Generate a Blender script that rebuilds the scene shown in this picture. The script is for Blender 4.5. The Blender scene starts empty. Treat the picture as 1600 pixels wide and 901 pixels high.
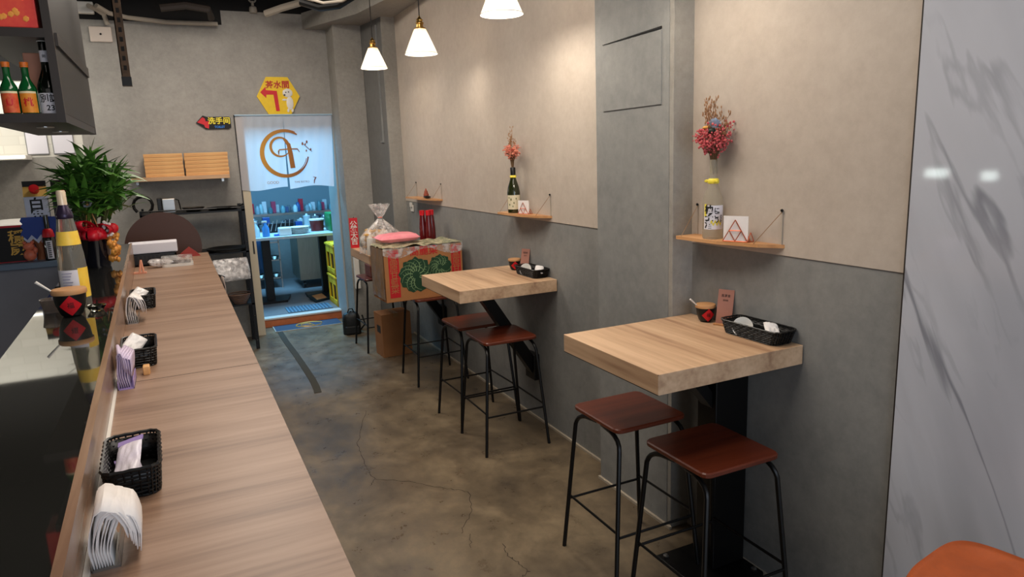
import bpy, bmesh, math, random
from mathutils import Vector, Matrix, noise
random.seed(7)
S = bpy.context.scene
COL = S.collection
PI = math.pi
R_ = math.radians

# ------------------------------------------------------------------ camera
CH, FPX = 1.6, 1079.1
def _basis(yaw, pit, roll):
    f = Vector((math.sin(yaw), math.cos(yaw), 0)); r = Vector((math.cos(yaw), -math.sin(yaw), 0)); u = Vector((0, 0, 1))
    f2 = math.cos(pit)*f - math.sin(pit)*u; u2 = math.sin(pit)*f + math.cos(pit)*u
    return math.cos(roll)*r + math.sin(roll)*u2, -math.sin(roll)*r + math.cos(roll)*u2, f2
CR, CU, CF = _basis(.4413, .1916, -.0377)
cd = bpy.data.cameras.new('camera'); cam = bpy.data.objects.new('camera', cd); COL.objects.link(cam)
cd.sensor_width = 36; cd.lens = 36*FPX/1600; cd.clip_start = .02
M = Matrix.Identity(4)
for i in range(3):
    M[i][0] = CR[i]; M[i][1] = CU[i]; M[i][2] = -CF[i]
M[2][3] = CH
cam.matrix_world = M
S.camera = cam

# ------------------------------------------------------------------ light
S.view_settings.view_transform = 'Standard'; S.view_settings.look = 'None'
S.view_settings.exposure = 0.0; S.view_settings.gamma = 1.0; S.view_settings.use_curve_mapping = False
W = bpy.data.worlds.new('world'); S.world = W; W.use_nodes = True
W.node_tree.nodes['Background'].inputs[0].default_value = (1.0, .96, .92, 1)
W.node_tree.nodes['Background'].inputs[1].default_value = .40
def light(name, kind, loc, energy, color, size=.1, size_y=None, target=None, spread=None):
    d = bpy.data.lights.new(name, kind); o = bpy.data.objects.new(name, d); COL.objects.link(o)
    o.location = loc; d.energy = energy; d.color = color
    if kind == 'AREA':
        d.size = size
        if size_y: d.shape = 'RECTANGLE'; d.size_y = size_y
        if spread: d.spread = spread
    else: d.shadow_soft_size = size
    if target is not None:
        o.rotation_euler = (Vector(target)-Vector(loc)).to_track_quat('-Z', 'Y').to_euler()
    return o
WARM = (1.0, .895, .785); COOL = (.22, .62, 1.0)
light('ceiling_lamp_aisle', 'AREA', (.55, 2.2, 3.0), 46, WARM, .9, 2.6)
light('ceiling_lamp_aisle', 'AREA', (.35, 5.2, 3.0), 40, WARM, .8, 1.4)
light('ceiling_lamp_bar', 'AREA', (-.1, 1.5, 2.9), 3, WARM, .4, 2.0)
light('entrance_daylight', 'AREA', (.9, -2.2, 1.5), 52, (.70, .83, 1.0), 2.4, 2.0, (1.2, 2, .9))
light('kitchen_tube', 'AREA', (1.1, 8.0, 2.4), 120, COOL, 1.6, .8)
light('hood_lamp', 'AREA', (-1.6, 6.2, 2.5), 14, (1.0, .97, .88), 1.4, .3, (-1.6, 6.8, 1.9))

# ------------------------------------------------------------------ pixel -> world (places on known planes)
def ray(x, y): return CF + (x-800)/FPX*CR - (y-450)/FPX*CU
def oz(x, y, z):
    d = ray(x, y); return Vector((0, 0, CH)) + d*((z-CH)/d.z)
def ox(x, y, X):
    d = ray(x, y); return Vector((0, 0, CH)) + d*(X/d.x)
def oy(x, y, Y):
    d = ray(x, y); return Vector((0, 0, CH)) + d*(Y/d.y)

# ------------------------------------------------------------------ materials
def lin(c):
    return tuple(((v/255)/12.92 if v/255 <= .04045 else ((v/255+.055)/1.055)**2.4) for v in c)
MATS = {}
def mat(name, rgb, rough=.5, metal=0, spec=.5, var=0, scale=8, stretch=(1, 1, 1), rgb2=None, bump=0, bscale=60,
        trans=0, ior=1.45, emit=None, estr=0, coat=0, alpha=1, detail=6):
    m = bpy.data.materials.new(name); m.use_nodes = True; nt = m.node_tree; b = nt.nodes['Principled BSDF']
    c = lin(rgb); b.inputs['Base Color'].default_value = (*c, 1)
    b.inputs['Roughness'].default_value = rough; b.inputs['Metallic'].default_value = metal
    b.inputs['Specular IOR Level'].default_value = spec; b.inputs['IOR'].default_value = ior
    b.inputs['Transmission Weight'].default_value = trans; b.inputs['Coat Weight'].default_value = coat
    b.inputs['Coat Roughness'].default_value = .1; b.inputs['Alpha'].default_value = alpha
    if emit: b.inputs['Emission Color'].default_value = (*lin(emit), 1); b.inputs['Emission Strength'].default_value = estr
    tc = nt.nodes.new('ShaderNodeTexCoord'); mp = nt.nodes.new('ShaderNodeMapping'); mp.inputs['Scale'].default_value = stretch
    nt.links.new(tc.outputs['Object'], mp.inputs[0])
    if var or rgb2:
        n = nt.nodes.new('ShaderNodeTexNoise'); n.inputs['Scale'].default_value = scale; n.inputs['Detail'].default_value = detail
        n.inputs['Roughness'].default_value = .65
        nt.links.new(mp.outputs[0], n.inputs['Vector'])
        r = nt.nodes.new('ShaderNodeValToRGB'); r.color_ramp.elements[0].position = .3; r.color_ramp.elements[1].position = .7
        if rgb2: c2 = lin(rgb2); c1 = c
        else: c1 = tuple(v*(1-var) for v in c); c2 = tuple(min(1, v*(1+var)) for v in c)
        r.color_ramp.elements[0].color = (*c1, 1); r.color_ramp.elements[1].color = (*c2, 1)
        nt.links.new(n.outputs['Fac'], r.inputs[0]); nt.links.new(r.outputs[0], b.inputs['Base Color'])
    if bump:
        n2 = nt.nodes.new('ShaderNodeTexNoise'); n2.inputs['Scale'].default_value = bscale; n2.inputs['Detail'].default_value = 4
        nt.links.new(mp.outputs[0], n2.inputs['Vector'])
        bp = nt.nodes.new('ShaderNodeBump'); bp.inputs['Strength'].default_value = bump; bp.inputs['Distance'].default_value = .01
        nt.links.new(n2.outputs['Fac'], bp.inputs['Height']); nt.links.new(bp.outputs[0], b.inputs['Normal'])
    MATS[name] = m
    return m

def wood_mat(name, light_, mid, dark, axis, rough=.45, s=1.0):
    """laminate with long streaks along one axis"""
    m = bpy.data.materials.new(name); m.use_nodes = True; nt = m.node_tree; b = nt.nodes['Principled BSDF']
    b.inputs['Roughness'].default_value = rough
    tc = nt.nodes.new('ShaderNodeTexCoord'); mp = nt.nodes.new('ShaderNodeMapping')
    mp.inputs['Scale'].default_value = {'X': (.55, 9, 9), 'Y': (9, .55, 9), 'Z': (9, 9, .55)}[axis]
    nt.links.new(tc.outputs['Object'], mp.inputs[0])
    n = nt.nodes.new('ShaderNodeTexNoise'); n.inputs['Scale'].default_value = 1.1*s; n.inputs['Detail'].default_value = 5; n.inputs['Distortion'].default_value = .4
    n2 = nt.nodes.new('ShaderNodeTexNoise'); n2.inputs['Scale'].default_value = 6*s; n2.inputs['Detail'].default_value = 6
    nt.links.new(mp.outputs[0], n.inputs['Vector']); nt.links.new(mp.outputs[0], n2.inputs['Vector'])
    mx = nt.nodes.new('ShaderNodeMix'); mx.inputs[0].default_value = .35
    nt.links.new(n.outputs['Fac'], mx.inputs[2]); nt.links.new(n2.outputs['Fac'], mx.inputs[3])
    r = nt.nodes.new('ShaderNodeValToRGB'); e = r.color_ramp.elements
    e[0].position = .36; e[0].color = (*lin(dark), 1); e[1].position = .62; e[1].color = (*lin(light_), 1)
    x = e.new(.48); x.color = (*lin(mid), 1)
    nt.links.new(mx.outputs[0], r.inputs[0]); nt.links.new(r.outputs[0], b.inputs['Base Color'])
    return m

def plaster_mat(name, rgb, rgb2, rough=.6, s=1.0):
    m = bpy.data.materials.new(name); m.use_nodes = True; nt = m.node_tree; b = nt.nodes['Principled BSDF']
    b.inputs['Roughness'].default_value = rough; b.inputs['Specular IOR Level'].default_value = .3
    tc = nt.nodes.new('ShaderNodeTexCoord')
    n = nt.nodes.new('ShaderNodeTexNoise'); n.inputs['Scale'].default_value = 2.2*s; n.inputs['Detail'].default_value = 8; n.inputs['Roughness'].default_value = .6
    n2 = nt.nodes.new('ShaderNodeTexNoise'); n2.inputs['Scale'].default_value = 22*s; n2.inputs['Detail'].default_value = 8; n2.inputs['Roughness'].default_value = .7
    nt.links.new(tc.outputs['Object'], n.inputs['Vector']); nt.links.new(tc.outputs['Object'], n2.inputs['Vector'])
    mx = nt.nodes.new('ShaderNodeMix'); mx.inputs[0].default_value = .5
    nt.links.new(n.outputs['Fac'], mx.inputs[2]); nt.links.new(n2.outputs['Fac'], mx.inputs[3])
    r = nt.nodes.new('ShaderNodeValToRGB'); e = r.color_ramp.elements
    e[0].position = .36; e[0].color = (*lin(rgb), 1); e[1].position = .64; e[1].color = (*lin(rgb2), 1)
    nt.links.new(mx.outputs[0], r.inputs[0]); nt.links.new(r.outputs[0], b.inputs['Base Color'])
    bp = nt.nodes.new('ShaderNodeBump'); bp.inputs['Strength'].default_value = .08; bp.inputs['Distance'].default_value = .01
    nt.links.new(n2.outputs['Fac'], bp.inputs['Height']); nt.links.new(bp.outputs[0], b.inputs['Normal'])
    return m

def floor_mat():
    m = bpy.data.materials.new('polished_concrete'); m.use_nodes = True; nt = m.node_tree; b = nt.nodes['Principled BSDF']
    tc = nt.nodes.new('ShaderNodeTexCoord'); mp = nt.nodes.new('ShaderNodeMapping'); mp.inputs['Scale'].default_value = (1, .8, 1)
    nt.links.new(tc.outputs['Object'], mp.inputs[0])
    n = nt.nodes.new('ShaderNodeTexNoise'); n.inputs['Scale'].default_value = 2.4; n.inputs['Detail'].default_value = 9; n.inputs['Roughness'].default_value = .62; n.inputs['Distortion'].default_value = .5
    n2 = nt.nodes.new('ShaderNodeTexNoise'); n2.inputs['Scale'].default_value = 9; n2.inputs['Detail'].default_value = 8; n2.inputs['Roughness'].default_value = .7
    nt.links.new(mp.outputs[0], n.inputs['Vector']); nt.links.new(mp.outputs[0], n2.inputs['Vector'])
    mx = nt.nodes.new('ShaderNodeMix'); mx.inputs[0].default_value = .35
    nt.links.new(n.outputs['Fac'], mx.inputs[2]); nt.links.new(n2.outputs['Fac'], mx.inputs[3])
    r = nt.nodes.new('ShaderNodeValToRGB'); e = r.color_ramp.elements
    e[0].position = .36; e[0].color = (*lin((76, 66, 54)), 1); e[1].position = .64; e[1].color = (*lin((136, 119, 94)), 1)
    x = e.new(.50); x.color = (*lin((106, 92, 73)), 1)
    nt.links.new(mx.outputs[0], r.inputs[0]); nt.links.new(r.outputs[0], b.inputs['Base Color'])
    rr = nt.nodes.new('ShaderNodeMapRange'); rr.inputs[1].default_value = .3; rr.inputs[2].default_value = .7; rr.inputs[3].default_value = .24; rr.inputs[4].default_value = .42
    nt.links.new(n2.outputs['Fac'], rr.inputs[0]); nt.links.new(rr.outputs[0], b.inputs['Roughness'])
    return m

def marble_mat():
    m = bpy.data.materials.new('grey_veined_marble'); m.use_nodes = True; nt = m.node_tree; b = nt.nodes['Principled BSDF']
    b.inputs['Roughness'].default_value = .05
    def N(k): return nt.nodes.new(k)
    tc = N('ShaderNodeTexCoord'); rt = N('ShaderNodeMapping'); rt.inputs['Rotation'].default_value = (R_(24), 0, 0)
    nt.links.new(tc.outputs['Object'], rt.inputs[0])
    def vein(scale, loc, sc, w, dark, dist=.25):
        mp = N('ShaderNodeMapping'); mp.inputs['Scale'].default_value = sc; mp.inputs['Location'].default_value = loc
        nt.links.new(rt.outputs[0], mp.inputs[0])
        n = N('ShaderNodeTexNoise'); n.inputs['Scale'].default_value = scale; n.inputs['Detail'].default_value = 5; n.inputs['Roughness'].default_value = .45; n.inputs['Distortion'].default_value = dist
        nt.links.new(mp.outputs[0], n.inputs['Vector'])
        s = N('ShaderNodeMath'); s.operation = 'SUBTRACT'; s.inputs[1].default_value = .5
        a = N('ShaderNodeMath'); a.operation = 'ABSOLUTE'; nt.links.new(n.outputs['Fac'], s.inputs[0]); nt.links.new(s.outputs[0], a.inputs[0])
        r = N('ShaderNodeMapRange'); r.inputs[1].default_value = 0; r.inputs[2].default_value = w; r.inputs[3].default_value = 1; r.inputs[4].default_value = 0; r.interpolation_type = 'SMOOTHSTEP'
        nt.links.new(a.outputs[0], r.inputs[0])
        n2 = N('ShaderNodeTexNoise'); n2.inputs['Scale'].default_value = scale*1.6; n2.inputs['Detail'].default_value = 3; nt.links.new(mp.outputs[0], n2.inputs['Vector'])
        r2 = N('ShaderNodeMapRange'); r2.inputs[1].default_value = .42; r2.inputs[2].default_value = .66; r2.inputs[3].default_value = .12; r2.inputs[4].default_value = dark
        nt.links.new(n2.outputs['Fac'], r2.inputs[0])
        q = N('ShaderNodeMath'); q.operation = 'MULTIPLY'; nt.links.new(r.outputs[0], q.inputs[0]); nt.links.new(r2.outputs[0], q.inputs[1])
        return q
    v1 = vein(1.5, (0, .35, .2), (1, 2.6, .42), .022, .85); v2 = vein(2.6, (3, 1.1, .7), (1, 2.4, .5), .03, .4); v3 = vein(1.2, (5, .4, .3), (1, 2.2, .5), .16, .35)
    mx = N('ShaderNodeMath'); mx.operation = 'MAXIMUM'; nt.links.new(v1.outputs[0], mx.inputs[0]); nt.links.new(v2.outputs[0], mx.inputs[1])
    m2 = N('ShaderNodeMath'); m2.operation = 'MAXIMUM'; nt.links.new(mx.outputs[0], m2.inputs[0]); nt.links.new(v3.outputs[0], m2.inputs[1])
    r = N('ShaderNodeValToRGB'); e = r.color_ramp.elements
    e[0].position = 0; e[0].color = (*lin((196, 199, 208)), 1); e[1].position = 1; e[1].color = (*lin((104, 106, 116)), 1)
    nt.links.new(m2.outputs[0], r.inputs[0]); nt.links.new(r.outputs[0], b.inputs['Base Color'])
    return m

def brick_mat(name, rgb, mortar, w, h, rough=.35, rot=(R_(90), 0, 0), off=.5):
    m = bpy.data.materials.new(name); m.use_nodes = True; nt = m.node_tree; b = nt.nodes['Principled BSDF']
    b.inputs['Roughness'].default_value = rough
    tc = nt.nodes.new('ShaderNodeTexCoord'); mp = nt.nodes.new('ShaderNodeMapping'); mp.inputs['Rotation'].default_value = rot
    nt.links.new(tc.outputs['Object'], mp.inputs[0])
    k = nt.nodes.new('ShaderNodeTexBrick'); k.inputs['Scale'].default_value = 1; k.inputs['Brick Width'].default_value = w; k.inputs['Row Height'].default_value = h
    k.inputs['Mortar Size'].default_value = .004; k.offset = off
    k.inputs['Color1'].default_value = (*lin(rgb), 1); k.inputs['Color2'].default_value = (*[v*.9 for v in lin(rgb)], 1); k.inputs['Mortar'].default_value = (*lin(mortar), 1)
    nt.links.new(mp.outputs[0], k.inputs['Vector']); nt.links.new(k.outputs['Color'], b.inputs['Base Color'])
    return m

def glass_mat(name, rgb, rough=.02, ior=1.45):
    m = bpy.data.materials.new(name); m.use_nodes = True; b = m.node_tree.nodes['Principled BSDF']
    b.inputs['Base Color'].default_value = (*lin(rgb), 1); b.inputs['Roughness'].default_value = rough
    b.inputs['Transmission Weight'].default_value = 1; b.inputs['IOR'].default_value = ior
    return m
def film_mat(name, rgb, opacity=.3, rough=.15):
    """thin clear plastic: part see-through, part glossy film"""
    m = bpy.data.materials.new(name); m.use_nodes = True; nt = m.node_tree; b = nt.nodes['Principled BSDF']
    b.inputs['Base Color'].default_value = (*lin(rgb), 1); b.inputs['Roughness'].default_value = rough
    tc = nt.nodes.new('ShaderNodeTexCoord'); n = nt.nodes.new('ShaderNodeTexNoise'); n.inputs['Scale'].default_value = 26; n.inputs['Detail'].default_value = 4
    r = nt.nodes.new('ShaderNodeMapRange'); r.inputs[1].default_value = .4; r.inputs[2].default_value = .65; r.inputs[3].default_value = opacity*.4; r.inputs[4].default_value = min(1, opacity*1.8)
    nt.links.new(tc.outputs['Object'], n.inputs['Vector']); nt.links.new(n.outputs['Fac'], r.inputs[0]); nt.links.new(r.outputs[0], b.inputs['Alpha'])
    return m
def translucent_mat(name, rgb, fac=.5, rough=.6):
    m = bpy.data.materials.new(name); m.use_nodes = True; nt = m.node_tree; b = nt.nodes['Principled BSDF']
    b.inputs['Base Color'].default_value = (*lin(rgb), 1); b.inputs['Roughness'].default_value = rough
    t = nt.nodes.new('ShaderNodeBsdfTranslucent'); t.inputs[0].default_value = (*lin(rgb), 1)
    mx = nt.nodes.new('ShaderNodeMixShader'); mx.inputs[0].default_value = fac
    nt.links.new(b.outputs[0], mx.inputs[1]); nt.links.new(t.outputs[0], mx.inputs[2])
    nt.links.new(mx.outputs[0], nt.nodes['Material Output'].inputs[0])
    return m

m_cream = plaster_mat('cream_plaster', (178, 166, 154), (194, 183, 171))
m_grey = plaster_mat('grey_plaster', (121, 122, 121), (143, 143, 140))
m_lightgrey = plaster_mat('light_grey_plaster', (138, 134, 127), (160, 156, 148), s=1.6)
m_darkgrey = plaster_mat('dark_grey_plaster', (104, 103, 101), (118, 117, 114))
m_back = plaster_mat('back_wall_plaster', (144, 140, 134), (166, 162, 155), s=1.3)
m_floor = floor_mat(); m_marble = marble_mat()
m_tabley = wood_mat('oak_laminate', (210, 176, 142), (190, 155, 122), (158, 122, 94), 'Y')
m_barx = wood_mat('bar_laminate', (156, 127, 106), (141, 112, 91), (118, 90, 71), 'X', rough=.4, s=1.3)
m_barside = wood_mat('bar_fascia_laminate', (166, 136, 112), (148, 118, 95), (126, 98, 78), 'Y', rough=.25)
m_shelf = wood_mat('shelf_wood', (210, 160, 112), (192, 140, 92), (170, 118, 76), 'Y')
m_shelfx = wood_mat('shelf_wood_cross', (206, 168, 128), (190, 150, 112), (168, 128, 92), 'X')
m_tray = wood_mat('tray_wood', (232, 184, 122), (220, 166, 102), (190, 130, 74), 'X', s=1.5)
m_seat = wood_mat('red_brown_ply', (112, 51, 29), (95, 40, 23), (74, 29, 17), 'X', rough=.3)
m_black = mat('black_metal', (18, 17, 17), .38, .4)
m_blackplastic = mat('black_plastic', (14, 14, 14), .4)
m_gloss = mat('black_glass_top', (34, 34, 32), .03, 0, .5, ior=1.62)
m_darkwood = mat('dark_cabinet_board', (38, 31, 27), .45, var=.15)
m_void = mat('black_ceiling_paint', (16, 14, 13), .8, var=.3, scale=3)
m_white = mat('white_plastic', (226, 222, 214), .4)
m_pipe = mat('pale_conduit', (170, 160, 146), .5)
m_paper = mat('white_tissue', (238, 232, 228), .8, var=.04, scale=30)
m_steel = mat('brushed_steel', (168, 166, 162), .3, 1, var=.08, stretch=(1, 1, 12))
m_brass = mat('brass', (190, 150, 80), .3, 1)
m_copper = mat('copper_wire', (196, 104, 72), .32, .8)
m_ink = mat('black_ink', (16, 14, 14), .6)
m_red = mat('red_print', (196, 26, 32), .5)
m_redp = mat('red_paper', (206, 22, 34), .45)
m_yellow = mat('yellow_print', (240, 200, 20), .5)
m_gold = mat('gold_paint', (206, 160, 70), .4, .3)
m_cardboard = mat('cardboard', (176, 118, 70), .8, var=.08, scale=5)
m_cardboard2 = mat('dark_cardboard', (150, 100, 58), .8, var=.1, scale=5)
m_clear = film_mat('clear_film', (235, 232, 228), .35)
m_clear2 = film_mat('milky_film', (235, 230, 228), .6)
m_glassclear = glass_mat('clear_glass', (240, 240, 232))
m_cord = mat('dark_cord', (30, 26, 24), .6)
m_tilew = brick_mat('white_brick_tile', (228, 224, 212), (214, 209, 197), .22, .07)

# ------------------------------------------------------------------ mesh helpers
class MB:
    def __init__(s): s.b = bmesh.new()
    def box(s, x0, y0, z0, x1, y1, z1, bev=0, mtx=None):
        r = bmesh.ops.create_cube(s.b, size=1)
        vs = r['verts']
        for v in vs:
            v.co = Vector(((x0+x1)/2+v.co.x*(x1-x0), (y0+y1)/2+v.co.y*(y1-y0), (z0+z1)/2+v.co.z*(z1-z0)))
        if bev:
            es = list({e for v in vs for e in v.link_edges})
            rb = bmesh.ops.bevel(s.b, geom=es, offset=bev, segments=2, affect='EDGES', profile=.5)
            vs = list({v for f in rb['faces'] for v in f.verts} | {v for v in vs if v.is_valid})
        if mtx is not None:
            for v in vs: v.co = mtx @ v.co
        return s
    def prism(s, pts, z0, z1):
        n = len(pts)
        a = [s.b.verts.new((p[0], p[1], z0)) for p in pts]; c = [s.b.verts.new((p[0], p[1], z1)) for p in pts]
        s.b.faces.new(a[::-1]); s.b.faces.new(c)
        for i in range(n): s.b.faces.new((a[i], a[(i+1) % n], c[(i+1) % n], c[i]))
        return s
    def slab(s, pts, nrm):
        """polygon in 3-D, given thickness along vector nrm"""
        nrm = Vector(nrm); n = len(pts)
        a = [s.b.verts.new(Vector(p)) for p in pts]; c = [s.b.verts.new(Vector(p)+nrm) for p in pts]
        s.b.faces.new(a[::-1]); s.b.faces.new(c)
        for i in range(n): s.b.faces.new((a[i], a[(i+1) % n], c[(i+1) % n], c[i]))
        return s
    def tube(s, pts, r, seg=8, closed=False, cap=True):
        pts = [Vector(p) for p in pts]; n = len(pts); rings = []
        rr = r if isinstance(r, (list, tuple)) else [r]*n
        prev = None
        for i, p in enumerate(pts):
            if closed: t = (pts[(i+1) % n]-pts[i-1])
            else: t = pts[min(i+1, n-1)]-pts[max(i-1, 0)]
            t.normalize()
            if prev is None:
                a = Vector((0, 0, 1)) if abs(t.z) < .9 else Vector((1, 0, 0))
                u = t.cross(a).normalized()
            else:
                u = (prev - t*prev.dot(t))
                u = u.normalized() if u.length > 1e-6 else t.orthogonal().normalized()
            prev = u; w = t.cross(u)
            rings.append([s.b.verts.new(p+(u*math.cos(2*PI*k/seg)+w*math.sin(2*PI*k/seg))*rr[i]) for k in range(seg)])
        m = n if closed else n-1
        for i in range(m):
            A, B = rings[i], rings[(i+1) % n]
            for k in range(seg): s.b.faces.new((A[k], A[(k+1) % seg], B[(k+1) % seg], B[k]))
        if cap and not closed:
            s.b.faces.new(rings[0][::-1]); s.b.faces.new(rings[-1])
        return s
    def lathe(s, prof, c=(0, 0, 0), seg=24, cap=True):
        c = Vector(c); rings = []
        for (r, z) in prof:
            rings.append([s.b.verts.new(c+Vector((r*math.cos(2*PI*k/seg), r*math.sin(2*PI*k/seg), z))) for k in range(seg)])
        for A, B in zip(rings, rings[1:]):
            for k in range(seg): s.b.faces.new((A[k], A[(k+1) % seg], B[(k+1) % seg], B[k]))
        if cap:
            if prof[0][0] > 1e-4: s.b.faces.new(rings[0][::-1])
            if prof[-1][0] > 1e-4: s.b.faces.new(rings[-1])
        return s
    def ball(s, c, r, sub=1, sc=(1, 1, 1)):
        q = bmesh.ops.create_icosphere(s.b, subdivisions=sub, radius=1)
        for v in q['verts']: v.co = Vector(c)+Vector((v.co.x*r*sc[0], v.co.y*r*sc[1], v.co.z*r*sc[2]))
        return s
    def grid(s, fn, nu, nv):
        vs = [[s.b.verts.new(fn(i/nu, j/nv)) for j in range(nv+1)] for i in range(nu+1)]
        for i in range(nu):
            for j in range(nv): s.b.faces.new((vs[i][j], vs[i+1][j], vs[i+1][j+1], vs[i][j+1]))
        return s
    def build(s, name, m, parent=None, smooth=False, thick=0, loc=None):
        bmesh.ops.remove_doubles(s.b, verts=s.b.verts, dist=1e-6)
        bmesh.ops.recalc_face_normals(s.b, faces=s.b.faces)
        me = bpy.data.meshes.new(name); s.b.to_mesh(me); s.b.free()
        me.materials.append(m)
        if smooth:
            for p in me.polygons: p.use_smooth = True
            try: me.set_sharp_from_angle(angle=R_(40))
            except Exception: pass
        o = bpy.data.objects.new(name, me); COL.objects.link(o)
        if parent is not None: o.parent = parent
        if loc is not None: o.location = loc
        if thick:
            md = o.modifiers.new('thickness', 'SOLIDIFY'); md.thickness = thick; md.offset = 0
        return o

def thing(name, label, cat, loc=(0, 0, 0), rz=0, group=None):
    o = bpy.data.objects.new(name, None); COL.objects.link(o); o.location = loc; o.rotation_euler = (0, 0, rz)
    o.empty_display_size = .05
    o['label'] = label; o['category'] = cat
    if group: o['group'] = group
    return o
def tag(o, label, cat, group=None):
    o['label'] = label; o['category'] = cat
    if group: o['group'] = group
    return o
def struct(o): o['kind'] = 'structure'; return o
def dup(root, loc, rz=None, label=None):
    r = root.copy(); COL.objects.link(r); r.location = loc
    if rz is not None: r.rotation_euler = (0, 0, rz)
    if label: r['label'] = label
    for ch in list(root.children):
        c = ch.copy(); COL.objects.link(c); c.parent = r
        for g in list(ch.children):
            d = g.copy(); COL.objects.link(d); d.parent = c
    return r
def text(s, size, m, parent, origin, ux, uy, name='lettering', wrap=None, vertical=False, depth=0, bold=0):
    """flat letters; ux and uy are the reading and up directions, wrap bends them round something"""
    c = bpy.data.curves.new('writing', 'FONT'); c.body = '\n'.join(s) if vertical else s
    c.size = size; c.align_x = 'CENTER'; c.align_y = 'CENTER'; c.extrude = depth; c.offset = bold
    if vertical: c.space_line = .82
    t = bpy.data.objects.new('writing', c); COL.objects.link(t)
    dg = bpy.context.evaluated_depsgraph_get(); dg.update()
    me = bpy.data.meshes.new_from_object(t.evaluated_get(dg))
    bpy.data.objects.remove(t); bpy.data.curves.remove(c)
    ux = Vector(ux).normalized(); uy = Vector(uy).normalized(); uz = ux.cross(uy)
    for v in me.vertices:
        v.co = wrap(v.co.x, v.co.y) if wrap else Vector(origin)+ux*v.co.x+uy*v.co.y+uz*v.co.z
    me.materials.clear(); me.materials.append(m); me.name = name
    o = bpy.data.objects.new(name, me); COL.objects.link(o)
    if parent is not None: o.parent = parent
    return o
def rrect(w, d, r, seg=4):
    pts = []
    for cx, cy, a0 in ((w/2-r, d/2-r, 0), (-w/2+r, d/2-r, 90), (-w/2+r, -d/2+r, 180), (w/2-r, -d/2+r, 270)):
        for k in range(seg+1):
            a = R_(a0+90*k/seg); pts.append((cx+r*math.cos(a), cy+r*math.sin(a)))
    return pts
def arc(cx, cy, r, a0, a1, n): return [(cx+r*math.cos(R_(a0+(a1-a0)*k/n)), cy+r*math.sin(R_(a0+(a1-a0)*k/n))) for k in range(n+1)]
# ------------------------------------------------------------------ the room
WX, PX = 1.84, 1.74
def sbox(name, m, *a, **k): return struct(MB().box(*a, **k).build(name, m))
fl = sbox('floor', m_floor, -3, -1.5, -.06, 1.96, 7.13, 0)
m_crack = mat('crack_shadow', (34, 28, 24), .9)
def crack(pts, w, name='crack'):
    b = MB(); P = []
    for (x0, y0), (x1, y1) in zip(pts, pts[1:]):
        a, c = oz(x0, y0, .0006), oz(x1, y1, .0006)
        for k in range(6):
            q = a.lerp(c, k/6); P.append(q+Vector((random.uniform(-.006, .006), random.uniform(-.01, .01), 0)))
    P.append(oz(*pts[-1], .0006))
    for i in range(len(P)-1):
        d = (P[i+1]-P[i]).normalized(); nrm = Vector((-d.y, d.x, 0))
        w0, w1 = w*random.uniform(.5, 1), w*random.uniform(.5, 1)
        v = [b.b.verts.new(p) for p in (P[i]-nrm*w0/2, P[i]+nrm*w0/2, P[i+1]+nrm*w1/2, P[i+1]-nrm*w1/2)]
        b.b.faces.new(v)
    return b.build(name, m_crack, fl)
crack([(572, 640), (565, 668), (558, 690), (563, 705), (574, 733), (586, 748), (640, 752), (700, 762), (732, 768), (738, 795), (724, 822), (722, 832)], .0032)
crack([(586, 748), (578, 758)], .003)
crack([(786, 850), (795, 868), (812, 880), (828, 892), (815, 901)], .003)
crack([(500, 722), (528, 716)], .003)
crack([(735, 832), (736, 855)], .003)

struct(MB().box(WX, 1.262, 0, 1.97, 6.5, 3.2).build('wall_right', m_grey))
def panel(name, y0, y1, z0):
    return struct(MB().box(WX-.004, y0, z0, WX+.01, y1, 3.2, bev=.0015).build(name, m_cream))
panel('trim_1', 1.266, 2.19, 1.226); panel('trim_2', 2.74, 6.05, 1.226)
struct(MB().box(WX-.012, 1.262, 0, WX-.001, 1.2665, 3.2).build('trim_3', m_darkwood))
struct(MB().box(WX-.012, -1.4, 0, 1.97, 1.262, 3.2).build('wall_marble', m_marble))
struct(MB().box(PX, 2.18, 0, 1.86, 2.725, 3.2, bev=.002).build('wall_pilaster', m_lightgrey))
pn = struct(MB().box(PX-.002, 2.205, 0, PX+.01, 2.722, 3.2).build('wall_pilaster_face', m_grey))
struct(MB().box(WX-.012, 2.73, 0, WX+.001, 6.05, .012).box(WX-.012, 1.27, 0, WX+.001, 2.18, .012).box(PX-.014, 2.17, 0, PX-.001, 2.73, .012).build('baseboard_right', mat('grout_line', (170, 158, 140), .8)))
# far end: projecting column, recess with meter cupboard, second column
struct(MB().box(1.72, 6.05, 0, 1.97, 6.3, 3.2).build('wall_column', m_lightgrey))
struct(MB().prism([(1.722, 6.06), (1.97, 6.06), (1.97, 6.9), (1.63, 6.9), (1.655, 6.5)], 0, 3.2).build('wall_recess', m_darkgrey))
struct(MB().box(1.40, 6.5, 0, 1.652, 6.9, 3.2).build('wall_column_far', m_lightgrey))
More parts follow.
